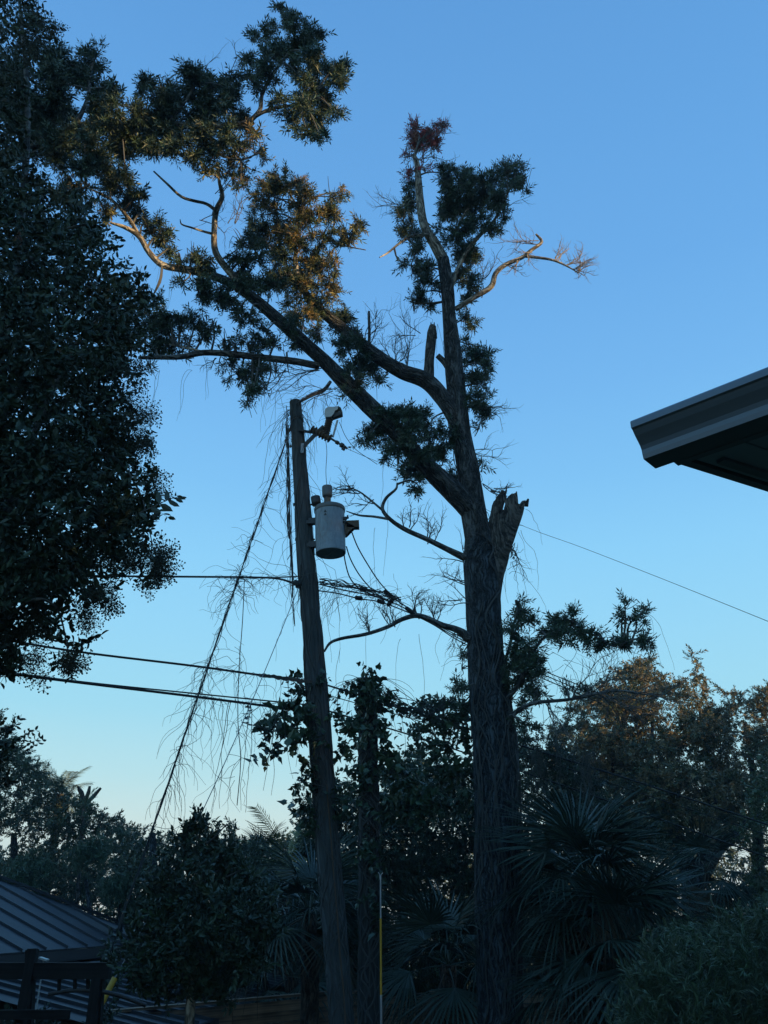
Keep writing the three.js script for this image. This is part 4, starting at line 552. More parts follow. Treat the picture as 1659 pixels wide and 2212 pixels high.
deadVine('wisps of dead runner along the level cable and lower guy wire', g => { for (let k = 0; k < 34; k++) { const x = rr(460, 640); tendril(g, P(x, 1249, 12.4), rr(.3, .9), { out: .9, fall: .25, curl: .6, r: .0045 }); } along(guy2.slice(1, 4).map(p => P(...p)), 30, p => tendril(g, p, rr(.2, .7), { out: .9, fall: .25, curl: .6, r: .004 })); for (let k = 0; k < 14; k++) tendril(g, P(rr(620, 645), rr(1240, 1270), 12.4), rr(.5, 1.2), { out: 1.2, up: rr(-.1, .4), fall: .08, curl: .35, r: .005 }); }, P(648, 1262, 12.5));
deadVine('tangle of runners caught on the spliced service cables', g => { for (let k = 0; k < 60; k++) { const x = rr(692, 880), y = 1262 + Math.max(0, x - 740) * .3; tendril(g, P(x, y, 12.7 + (x - 700) * .003), rr(.3, .9), { out: 1.2, fall: .12, curl: .5, r: .005 }); } for (let k = 0; k < 10; k++) { const pts = []; for (let i = 0; i < 12; i++) { const x = 690 + i * 16; pts.push(P(x, 1258 + Math.max(0, x - 730) * .27 + noise(i * .6, k, 9) * 18, 12.7 + i * .04)); } g.tube(pts, .006, { sides: 4, sub: 3, cap: false }); } for (const [x, y] of [[700, 1300], [730, 1300], [790, 1290], [810, 1140], [735, 1400], [865, 1380], [905, 1370], [830, 1000], [838, 1080]]) tendril(g, P(x, y, 12.9), rr(.8, 1.5), { out: .1, fall: .8, curl: .25, r: .0045 }); }, P(692, 1260, 12.7));
deadVine('loose looping runners beside the jagged hollow stub', g => { for (const [x, y, l, o] of [[1140, 1090, 1, 1], [1135, 1100, .9, 1], [1120, 1150, 1, 1.2], [1125, 1145, 1.2, 1.4], [1130, 1135, .8, 1.4], [1100, 1240, 1.6, .4], [1105, 1215, 1.1, .4], [1110, 1200, 1, .3]]) tendril(g, P(x, y, 13.9), l, { out: o, fall: .25, curl: .4, r: .005 }); }, P(1138, 1092, 13.9));
deadVine('thin runners dangling from the oak boughs into open sky', g => { for (const [x, y, d, l] of [[300, 780, 11, 1.2], [345, 800, 11.2, 2.2], [440, 770, 11.8, .8], [415, 800, 11.6, 1.1], [360, 560, 11, .8], [375, 570, 11, .9], [1395, 1330, 12.8, 1.2], [1330, 1400, 12.9, .8], [935, 690, 13.3, .9], [945, 700, 13.3, 1], [570, 850, 12.2, .9], [600, 840, 12.3, 1], [625, 850, 12.3, 1]]) for (let k = 0; k < 2; k++) tendril(g, P(x, y, d), l, { out: .2, fall: .6, curl: .25, r: .004 }); for (let k = 0; k < 60; k++) { const x = rr(1160, 1390), y = 1390 + rr(0, 110); tendril(g, P(x, y, 13.1), rr(.3, 1.1), { out: .7, fall: .35, curl: .45, r: .005 }); } }, P(345, 800, 11.2));

function ivy(label, base, fill) { const t = thing('ivy', label, 'ivy', base), L = new Leaves(), s = new Geo(); fill(L, s); L.into(t); part(t, 'stem', s, M.vine, { kind: 'stuff' }); return t; }
ivy('leafy ivy fanning out from the leaning pole at cable height', polePath[4].clone(), (L, s) => {
  for (const [x, y, rx, ry, od] of [[640, 1475, 18, 22, 1.2], [655, 1510, 26, 24, 1.6], [620, 1530, 34, 22, 1.6], [650, 1550, 30, 26, 1.8], [600, 1555, 28, 16, 1.4], [585, 1575, 24, 14, 1.3], [620, 1585, 30, 18, 1.5], [660, 1590, 24, 24, 1.7], [590, 1615, 14, 16, 1.2], [640, 1605, 20, 14, 1.2], [665, 1640, 18, 22, 1.4], [650, 1690, 18, 10, 1.2], [672, 1700, 16, 24, 1.5], [668, 1740, 16, 22, 1.5], [662, 1780, 18, 22, 1.5], [720, 1500, 24, 20, 1.5], [740, 1530, 28, 24, 1.6], [750, 1570, 26, 26, 1.5], [740, 1620, 26, 26, 1.2], [755, 1660, 24, 24, 1.3], [740, 1700, 26, 24, 1.5], [700, 1470, 18, 14, 1.1], [690, 1760, 30, 30, 1.5], [745, 1740, 24, 30, 1.6], [560, 1568, 16, 10, 1.2], [540, 1562, 12, 8, 1.2], [570, 1590, 12, 10, 1.1], [575, 1640, 10, 10, 1]]) L.clump(x, y, 12.4 + rr(-.2, .3), rx, ry, { kind: 'broad', od, pal: 'broad', hole: .3, lift: -.3 });
  for (const p of [[[690, 1560, 12.4], [640, 1545, 12.3], [600, 1580, 12.2], [560, 1570, 12.2], [522, 1560, 12.2]], [[680, 1500, 12.4], [650, 1480, 12.3], [640, 1455, 12.3]], [[690, 1600, 12.4], [620, 1590, 12.3], [590, 1620, 12.2], [570, 1650, 12.2]], [[700, 1700, 12.4], [660, 1690, 12.3], [632, 1695, 12.3]]]) s.tube(p.map(q => P(...q)), .007, { sides: 4, cap: false });
});
ivy('tuft of ivy crowning the short cut-off pole', stubPath[5].clone(), (L, s) => {
  for (const [x, y, rx, ry, od] of [[792, 1462, 26, 14, 1.8], [770, 1478, 20, 14, 1.4], [815, 1478, 24, 16, 1.6], [830, 1500, 20, 18, 1.4], [760, 1500, 20, 14, 1.2], [848, 1520, 20, 18, 1.4], [790, 1500, 22, 30, 1], [820, 1540, 22, 26, 1.6], [800, 1600, 24, 40, 1.2], [828, 1600, 20, 34, 1.6], [795, 1680, 24, 40, 1.3], [825, 1670, 20, 40, 1.5], [785, 1540, 20, 34, .9], [800, 1760, 26, 44, 1.2], [795, 1850, 26, 50, 1.1], [800, 1950, 26, 50, .9]]) L.clump(x, y, 13.3, rx, ry, { kind: 'broad', od, pal: 'broad', hole: .3, lift: -.35 });
  for (let k = 0; k < 26; k++) tendril(s, P(792 + rr(-18, 18), 1468, 13.5), rr(.5, 1.6), { out: 1, up: .1, fall: .3, curl: .3, r: .006 });
});
ivy('curtain of ivy and creeper strung between the short pole and the broken oak', P(930, 1500, 14.2), (L, s) => {
  L.poly([[815, 1545], [850, 1520], [880, 1512], [900, 1525], [935, 1500], [950, 1510], [975, 1500], [1000, 1515], [1020, 1520], [1030, 1760], [820, 1770], [830, 1650]], 14.4, .5, { kind: 'broad', od: 2.1, pal: 'broad', hole: .12, freq: 1.4, rough: 16, lift: -.4 });
  L.poly([[960, 1500], [985, 1470], [1015, 1450], [1020, 1560], [970, 1560]], 14.2, .3, { kind: 'oak', od: 1, pal: 'oak', hole: .2 });
  for (let k = 0; k < 18; k++) s.tube([P(rr(812, 860), rr(1480, 1530), 13.9), P(rr(880, 930), rr(1520, 1570), 14.2), P(rr(960, 1015), rr(1500, 1600), 14.2)], .006, { sides: 4, cap: false });
});
console.log('pole done');

// ------------------------------------------------------------------ shrubs and thicket at the foot
function shrub(name, label, cat, base, fill, group) { base.y = 0; const t = thing(name, label, cat, base, group), L = new Leaves(), s = new Geo(); fill(L, s); L.into(t); if (!s.empty) part(t, 'stem', s, M.twig); return t; }
const stemsTo = (s, base, list, r = .05) => list.forEach(([x, y, d]) => { const e = P(x, y, d); s.tube([base.clone().add(V(rr(-.1, .1), -.1, rr(-.1, .1))), base.clone().lerp(e, .5).add(V(rr(-.15, .15), .2, 0)), e], [r, r * .7, r * .3], { sides: 8 }); });
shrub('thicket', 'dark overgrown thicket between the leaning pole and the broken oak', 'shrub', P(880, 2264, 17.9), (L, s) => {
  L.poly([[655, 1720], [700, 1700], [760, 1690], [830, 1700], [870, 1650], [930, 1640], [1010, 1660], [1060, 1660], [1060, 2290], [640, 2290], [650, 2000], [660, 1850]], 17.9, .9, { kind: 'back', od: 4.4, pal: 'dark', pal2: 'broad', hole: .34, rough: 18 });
  stemsTo(s, P(880, 2264, 17.9).setY(0), [[840, 1800, 17.9], [930, 1750, 17.9], [760, 1850, 17.9], [1000, 1800, 17.9]]);
});
shrub('thicket', 'dark vine-hung thicket under the palms beside the broken trunk', 'shrub', P(1200, 2264, 18.4), (L, s) => {
  L.poly([[1060, 1640], [1110, 1580], [1160, 1560], [1190, 1580], [1230, 1640], [1290, 1680], [1330, 1760], [1360, 1900], [1360, 2290], [1060, 2290]], 18.4, 1, { kind: 'back', od: 4, pal: 'dark', hole: .3, rough: 18 });
  stemsTo(s, P(1200, 2264, 18.4).setY(0), [[1150, 1750, 18.4], [1250, 1800, 18.4], [1180, 1650, 18.4]]);
});
{ // small round tree in front of the fence
  const b = P(409, 2264, 8.6); b.y = 0; const t = thing('citrus_tree', 'small dense dark tree with a thin trunk standing before the fence', 'tree', b), L = new Leaves(), g = new Geo();
  const top = P(432, 1800, 8.6); g.tube([b.clone().add(V(0, -.1, 0)), P(409, 2212, 8.6), P(415, 2120, 8.6), P(425, 2000, 8.6), top], [.055, .045, .04, .035, .01], { sides: 10, sub: 4 }); part(t, 'trunk', g, M.limb);
  const br = new Geo(); for (let k = 0; k < 26; k++) { const y = rr(1830, 2110), x0 = 420 + rr(-4, 8), a = rr(-1, 1), e = P(x0 + a * 140 * Math.sin((2170 - y) / 350 * 2.6), y - rr(20, 70), 8.6 + rr(-.5, .5)); br.tube([P(x0, y, 8.6), P(x0, y, 8.6).lerp(e, .5).add(V(0, -.04, 0)), e], [.014, .01, .005], { sides: 5 }); } part(t, 'branch', br, M.twig, { kind: 'stuff' });
  L.poly([[428, 1762], [440, 1775], [452, 1800], [480, 1830], [520, 1850], [560, 1900], [590, 1940], [600, 1990], [580, 2050], [590, 2080], [540, 2130], [470, 2160], [440, 2150], [400, 2165], [350, 2140], [310, 2150], [280, 2110], [275, 2070], [285, 2020], [300, 1980], [330, 1930], [350, 1880], [370, 1840], [395, 1810], [410, 1780]], 8.6, .75, { kind: 'citrus', od: 3.6, pal: 'dark', pal2: 'broad', hole: .3, rough: 14, lift: .2 });
  for (const [x, y, rx, ry, od] of [[430, 1772, 12, 16, 1.5], [412, 1800, 14, 14, 1.4], [450, 1800, 14, 16, 1.4], [500, 2165, 20, 8, 1], [300, 2130, 30, 20, 1.2], [250, 2080, 20, 24, .8], [265, 2040, 20, 24, .7]]) L.clump(x, y, 8.6, rx, ry, { kind: 'citrus', od, pal: 'dark', lift: .5 });
  L.into(t);
}
{ // leafy cane near the guy wire
  shrub('leafy_bush', 'low leafy shrub tangled round the foot of the guy wires', 'shrub', P(200, 2264, 11.2), (L, s) => { L.poly([[95, 2175], [150, 2170], [190, 2120], [215, 2040], [235, 1995], [250, 1990], [255, 2060], [245, 2130], [235, 2212], [230, 2300], [0, 2300], [0, 2195], [60, 2200]], 11.2, .35, { kind: 'citrus', od: 1.8, pal: 'dark', hole: .2 }); stemsTo(s, P(200, 2264, 11.2).setY(0), [[235, 2000, 11.2], [220, 2060, 11.2], [120, 2190, 11.2]], .015); });
}
shrub('feathery_bush', 'wide feathery green bush in the near corner under the palms', 'shrub', P(1560, 2264, 10.5), (L, s) => {
  L.poly([[1330, 2300], [1345, 2170], [1370, 2110], [1400, 2060], [1430, 2030], [1470, 2010], [1520, 2010], [1560, 1990], [1610, 1985], [1660, 1965], [1740, 1960], [1740, 2320]], 10.5, .9, { kind: 'fine', od: 3.4, pal: 'bush', hole: .34, rough: 16, lift: .5 });
  stemsTo(s, P(1560, 2264, 10.5).setY(0), [[1450, 2080, 10.5], [1560, 2040, 10.5], [1640, 2040, 10.5]], .03);
});
// fan palms
const fanGeos = [0, 1, 2].map(v => { const g = new Geo(), n = 32, L = 0.88 + v * .08, sp = 1.35 + v * .22, pet = .5; g.tube([V(0, 0, 0), V(0, pet * .5, .02), V(0, pet, 0)], [.012, .009, .006], { sides: 4, sub: 2 }); for (let k = 0; k < n; k++) { const a = (k / (n - 1) * 2 - 1) * sp, len = L * (1 - .28 * Math.abs(a) / sp) * rr(.85, 1.08), droop = rr(0, .5), dir = V(Math.sin(a), Math.cos(a), 0), side = V(Math.cos(a), -Math.sin(a), 0), w = [.012, .014, .01, .0015], pts = [0, .4, .75, 1].map((t, j) => { const c = V(0, pet, 0).addScaledVector(dir, len * t); c.z -= (.05 * t + (.3 + droop) * t * t * (0.6 + Math.abs(a) / sp * .4)) * len; return [c.clone().addScaledVector(side, -w[j]).add(V(0, 0, .006)), c.clone().addScaledVector(side, w[j]).add(V(0, 0, .006)), c]; }); for (let j = 0; j < 3; j++) { const [a0, b0, c0] = pts[j], [a1, b1, c1] = pts[j + 1]; g.quad(c0, c1, a1, a0); g.quad(c0, b0, b1, c1); } } return g.build(); });
const pinGeos = [0, 1].map(v => { const g = new Geo(), n = 26, L = 1.9, pt = t => V(0, L * t * (1 - .12 * t * t), -.55 * t * t * L * .6); g.tube([pt(0), pt(.35), pt(.7), pt(1)], [.02, .014, .009, .003], { sides: 4, sub: 3 }); for (let k = 0; k < n; k++) for (const s of [-1, 1]) { const t = .16 + .84 * k / n, b = pt(t), l = (.5 - .35 * Math.abs(t - .4)) * rr(.9, 1.1), dir = V(s * .85, .5, -.2 - rr(0, .35)).normalize(), side = dir.clone().cross(V(0, 0, 1)).normalize(); const m = b.clone().addScaledVector(dir, l * .5), e = b.clone().addScaledVector(dir, l).add(V(0, 0, -.3 * l)); const w = .013; g.quad(b.clone().addScaledVector(side, -w * .5), b.clone().addScaledVector(side, w * .5), m.clone().addScaledVector(side, w), m.clone().addScaledVector(side, -w)); g.tri(m.clone().addScaledVector(side, -w), m.clone().addScaledVector(side, w), e); } return g.build(); });
function palm(name, label, vx, vy, d, n, o = {}) {
  const C = P(vx, vy, d), b = C.clone(); b.y = 0; const t = thing(name, label, 'palm', b, o.group), g = new Geo();
  g.tube([b.clone().add(V(0, -.1, 0)), b.clone().lerp(C, .5).add(V(rr(-.1, .1), 0, 0)), C], [.16, .14, .12].map(x => x * (o.trunk ?? 1)), { sides: 14, sub: 8, amp: .12 }); part(t, 'trunk', g, M.palmTrunk, { smooth: true });
  const geos = o.pinnate ? pinGeos : fanGeos, sc = o.scale ?? 1;
  for (let k = 0; k < n; k++) {
    const az = k * 2.4 + rr(-.25, .25), el = (o.el0 ?? 1.25) - (k / n) * (o.span ?? 2) + rr(-.12, .12), out = V(Math.cos(az) * Math.cos(el), Math.sin(el), Math.sin(az) * Math.cos(el)), upv = V(0, 1, 0).addScaledVector(out, -out.y).normalize(), rx = out.clone().cross(upv).normalize();
    const m = shade(new THREE.Mesh(geos[k % geos.length], k > n - 1 - (o.dry ?? 2) ? M.palmDry : o.mat ?? M.palm)); m.name = 'frond'; m.quaternion.setFromRotationMatrix(new THREE.Matrix4().makeBasis(rx, out, upv)); m.rotateY(rr(-.5, .5)); m.scale.setScalar(sc * rr(.85, 1.15)); m.position.copy(C).sub(b).addScaledVector(out, .06); t.add(m);
  }
  return t;
}
palm('fan_palm', 'large fan palm with spiky fronds spreading beside the broken trunk', 1262, 1905, 13.4, 26, { scale: 1.15 });
palm('fan_palm', 'lower fan palm with long blades reaching over the feathery bush', 1345, 2035, 12.8, 22, { scale: 1.15 });
palm('fan_palm', 'young fan palm with pale drooping fronds above the fence end', 1240, 2150, 13.2, 12, { scale: .8, el0: 1, span: 1.7 });
palm('fan_palm', 'fan palm half hidden behind the broken trunk at fence height', 968, 2085, 14.8, 16, { scale: 1.05, span: 2.3 });
palm('fan_palm', 'arching palm with drooping blades just behind the leaning pole', 668, 1975, 14.6, 18, { scale: 1.05, el0: 1.2, span: 1.9 });
palm('fan_palm', 'low spreading palm between the small round tree and the fence', 630, 2110, 17.4, 18, { scale: 1.1 });
palm('fan_palm', 'slender young palm with a round head at the foot of the far oak', 1525, 1880, 20, 16, { scale: .95, trunk: .35, span: 2.4 });
// Spanish moss
function moss(label, x, y, d, w, h, n) { const g = new Geo(), b = P(x, y, d); for (let k = 0; k < n; k++) { const f = Math.abs(rr(-1, 1)) * Math.sign(rnd() - .5), p = P(x + f * w, y + rr(0, .6) * h * rnd(), d + rr(-.25, .25)), L = h * mpp(y, d) * rr(.15, 1) * (1 - .55 * Math.abs(f)), pts = [p]; let q = p.clone(); for (let i = 0; i < 7; i++) { q = q.clone().add(V(rr(-.045, .045), -L / 7, rr(-.045, .045))); pts.push(q); } g.tube(pts, [.002, .005, .006, .006, .005, .004, .003, .001], { sides: 3, sub: 1, cap: false }); } solo('spanish_moss', label, 'moss', g, M.moss, b, 'spanish moss beards'); }
moss('grey beard of hanging moss nearest the broken trunk', 1158, 1600, 14.6, 16, 170, 46);
moss('long grey beard of hanging moss below the lit oak', 1262, 1610, 14.8, 22, 170, 60);
moss('short grey wisp of moss hanging over the fan palm', 1136, 1850, 14, 9, 110, 36);
moss('thin grey strand of moss between two thicker beards', 1205, 1590, 14.8, 7, 160, 12);

// ------------------------------------------------------------------ marker pole, fence
{ const a = P(823, 1895, 12.2), b0 = P(826, 2264, 12.2); b0.y = 0; const t = thing('extension_pole', 'thin upright pole, silver at the tip and yellow below, before the thicket', 'pole', b0), A = (y0, y1, r, m, n) => { const g = new Geo(); g.tube([P(822 + (y0 - 1895) * .004, y0, 12.2), P(822 + (y1 - 1895) * .004, y1, 12.2)], r, { sides: 10, sub: 1 }); part(t, n, g, m); };
  A(1898, 1985, .011, M.alu, 'upper_section'); A(1984, 2150, .014, M.yellow, 'middle_section'); { const g = new Geo(); g.tube([P(823.2, 2149, 12.2), b0], .017, { sides: 10, sub: 1 }); part(t, 'lower_section', g, M.alu); } { const g = new Geo(); g.tube([P(821.5, 1890, 12.2), P(822, 1900, 12.2)], .016, { sides: 8, sub: 1 }); g.tube([P(822, 1892, 12.2), P(817, 1884, 12.2)], .005, { sides: 5, sub: 1 }); g.tube([P(822, 1892, 12.2), P(827, 1885, 12.2)], .005, { sides: 5, sub: 1 }); part(t, 'tip_clamp', g, M.alu); } }
{
  const pts = [V(-6.2, 0, -10.6), V(-3.7, 0, -13.2), V(-.95, 0, -16.4), V(.3, 0, -16.9), V(2.3, 0, -17), V(4.15, 0, -16.1)], tops = [2.04, 2.04, 2.03, 2.0, 2.04, 2.04], mats = [0, 1, 2].map(k => { const m = M.fence.clone(); m.color.multiplyScalar([1, .85, 1.12][k]); return m; });
  const b = pts[1].clone(), t = thing('fence', 'brown wooden fence of horizontal boards with posts and a cap rail', 'fence', b);
  const post = (p, h) => { const g = new Geo(); g.box(p.clone().setY(-.2), p.clone().setY(h + .01), .1, .1, V(0, 0, 1)); part(t, 'post', g, M.fence); };
  pts.forEach((p, k) => {
    post(p, tops[k] - .02); if (k === pts.length - 1) return; const q = pts[k + 1], L = p.distanceTo(q), nb = Math.max(1, Math.round(L / 2.2)), u = q.clone().sub(p).normalize(), n = V(-u.z, 0, u.x).multiplyScalar(u.x > 0 ? 1 : -1); if (n.z < 0) n.negate();
    for (let s = 0; s < nb; s++) { const a = p.clone().lerp(q, s / nb), c = p.clone().lerp(q, (s + 1) / nb), h = tops[k]; if (s) post(a, h - .02);
      for (let r = 0; r < 12; r++) { const y = h - .11 - r * .152; if (y < .1) break; const g = new Geo(), off = n.clone().multiplyScalar(.064 + rr(0, .004)); g.box(a.clone().addScaledVector(u, .008).add(off).setY(y + rr(-.004, .004)), c.clone().addScaledVector(u, -.008).add(off).setY(y + rr(-.004, .004)), .022, .142); part(t, 'board', g, pick(mats)); }
      const g = new Geo(); g.box(a.clone().addScaledVector(n, .02).setY(h + .012), c.clone().addScaledVector(n, .02).setY(h + .012), .15, .036); part(t, 'cap_rail', g, pick(mats)); }
  });
}

// ------------------------------------------------------------------ neighbour's house with standing-seam roofs
{
  const base = V(-7, 0, -20), t = thing('neighbour_house', 'low house with dark standing-seam metal hip roofs beyond the fence', 'house', base);
  const E = V(0.115, 0, -0.993), IN = V(-0.993, 0, -0.115), C = onHeight(348, 2031, 2.72), slope = Math.tan(24 * Math.PI / 180);
  // upper hip roof: panels run up from the eave and are cut by the hip
  const W = 0.8, n = 17, A = (s, w) => C.clone().addScaledVector(E, -s).addScaledVector(IN, w).add(V(0, w * slope, 0)), maxW = 5.4;
  for (let k = 0; k < n; k++) { const s0 = k * W, s1 = s0 + W - .02, w0 = Math.min(maxW, s0), w1 = Math.min(maxW, s1), g = new Geo(), dn = V(0, -.02, 0); const a = A(s0, -.05), b = A(s1, -.05), c = A(s1, w1), d = A(s0, w0); g.quad(a, d, c, b); g.quad(a.clone().add(dn), b.clone().add(dn), c.clone().add(dn), d.clone().add(dn)); g.quad(a.clone().add(dn), a, b, b.clone().add(dn)); part(t, 'roof_panel', g, M.roof);
    const q = new Geo(), lift = V(0, .018, 0); if (k) { q.box(A(s0 - .01, -.05).add(lift), A(s0 - .01, w0).add(lift), .02, .05); part(t, 'standing_seam', q, M.seam); } }
  { const g = new Geo(); g.box(A(0, 0).add(V(0, .05, 0)), A(maxW, maxW).add(V(0, .05, 0)), .18, .05); part(t, 'hip_cap', g, M.seam); }
  { const g = new Geo(), back = C.clone().addScaledVector(IN, 2 * maxW); g.quad(A(0, 0), back, A(maxW, maxW), A(maxW, maxW)); part(t, 'far_slope', g, M.roof); const r = new Geo(); r.box(A(maxW, maxW), A(n * W, maxW), .2, .06); part(t, 'ridge_cap', r, M.seam); const o = new Geo(); o.quad(A(maxW, maxW), back, back.clone().addScaledVector(E, -n * W), A(n * W, maxW)); part(t, 'rear_slope', o, M.roof); }
  { const g = new Geo(); g.box(A(-.02, -.03).add(V(0, -.12, 0)), A(n * W, -.03).add(V(0, -.12, 0)), .03, .17); part(t, 'fascia', g, M.roofDark); const s = new Geo(); s.quad(A(0, -.02).add(V(0, -.2, 0)), A(n * W, -.02).add(V(0, -.2, 0)), A(n * W, -.02).add(V(0, -.2, 0)).addScaledVector(IN, .7), A(0, -.02).add(V(0, -.2, 0)).addScaledVector(IN, .7)); part(t, 'soffit', s, M.roofDark); }
  { const g = new Geo(), p = (s, w, y) => C.clone().addScaledVector(E, -s).addScaledVector(IN, w).setY(y); g.quad(p(.7, .7, 0), p(n * W, .7, 0), p(n * W, .7, 2.55), p(.7, .7, 2.55)); g.quad(p(.7, .7, 0), p(.7, .7, 2.55), p(.7, 10, 2.55), p(.7, 10, 0)); part(t, 'wall', g, M.stucco); }
  // lower gabled wing
  const R0 = P(405, 2062, 21.5), R1 = V(R0.x - 1.3, R0.y, -12.2), ry = R0.y, u = R1.clone().sub(R0).setY(0).normalize(), LEN = R1.clone().sub(R0).setY(0).length(), lw = V(-u.z, 0, u.x); if (lw.x > 0) lw.negate();
  const side = (sgn, pitch, wid, nm) => { const q = (s, w) => R0.clone().setY(ry).addScaledVector(u, s).addScaledVector(lw, sgn * w).add(V(0, -w * pitch, 0)), cnt = Math.floor(LEN / .44); for (let k = 0; k < cnt; k++) { const g = new Geo(), a = q(k * .44, 0), b = q(k * .44 + .42, 0), c = q(k * .44 + .42, wid), d = q(k * .44, wid); sgn > 0 ? g.quad(a, b, c, d) : g.quad(a, d, c, b); part(t, 'roof_panel', g, M.roof); const z = new Geo(); z.box(q(k * .44 - .01, 0).add(V(0, .018, 0)), q(k * .44 - .01, wid).add(V(0, .018, 0)), .02, .05); part(t, 'standing_seam', z, M.seam); } const f = new Geo(); f.box(q(0, wid).add(V(0, -.09, 0)), q(LEN, wid).add(V(0, -.09, 0)), .03, .16); part(t, 'fascia', f, M.roofDark); };
  side(1, .1, 2.6); side(-1, .2, 2.9);
  { const g = new Geo(); g.box(R0.clone().add(V(0, .03, 0)), R0.clone().addScaledVector(u, LEN).add(V(0, .03, 0)), .16, .05); part(t, 'ridge_cap', g, M.seam); }
  { const g = new Geo(), p = (s, w, y) => R0.clone().addScaledVector(u, s).addScaledVector(lw, w).setY(y); g.quad(p(LEN - .3, -2.3, 0), p(LEN - .3, 2.3, 0), p(LEN - .3, 2.3, ry - .45), p(LEN - .3, -2.3, ry - .6)); g.quad(p(LEN - .3, -2.3, 0), p(LEN - .3, -2.3, ry - .6), p(0, -2.3, ry - .6), p(0, -2.3, 0)); part(t, 'wing_wall', g, M.stucco); }
}
{ // timber swing frame before the house
  const d = 9.6, b = P(110, 2264, d); b.y = 0; const t = thing('swing_frame', 'dark timber frame with a heavy beam on splayed legs before the low house', 'frame', b);
  let g = new Geo(); g.box(P(-80, 2097, d), P(238, 2097, d), .1, .145); part(t, 'beam', g, M.darkWood);
  for (const [x0, y0, x1, d1] of [[72, 2050, 30, 9.3], [68, 2050, 112, 9.9], [212, 2100, 190, 9.3], [216, 2100, 236, 9.9]]) { g = new Geo(); const e = P(x1, 2264, d1); e.y = -.05; g.box(P(x0, y0, d), e, .09, .09, V(0, 0, 1)); part(t, 'leg', g, M.darkWood); }
  g = new Geo(); g.box(P(-80, 2193, d - .15), P(150, 2191, d - .15), .06, .08); part(t, 'lower_rail', g, M.darkWood);
  for (const [x, y0, y1] of [[128, 2112, 2140], [162, 2112, 2140], [190, 2112, 2138]]) { g = new Geo(); g.box(P(x, y0, d), P(x, y1, d), .03, .03, V(0, 0, 1)); part(t, 'hanger', g, M.darkWood); }
  g = new Geo(); g.tube([P(105, 2148, d), P(150, 2140, d), P(200, 2140, d), P(250, 2148, d), P(315, 2172, d)], .02, { sides: 8, sub: 4 }); part(t, 'curved_bar', g, M.darkSteel);
}
{ const c = P(95, 2071, 11.2), g = new Geo(), m = mpp(2070, 11.2); g.box(c.clone().add(V(-9 * m, 2 * m, 0)), c.clone().add(V(9 * m, -3 * m, 0)), .09, .02); g.tube([c, c.clone().setY(0)], .01, { sides: 8, sub: 1 }); solo('floodlight', 'small pale flat-topped lamp post head behind the timber frame', 'lamp', g, M.cover, c.clone().setY(0)); }

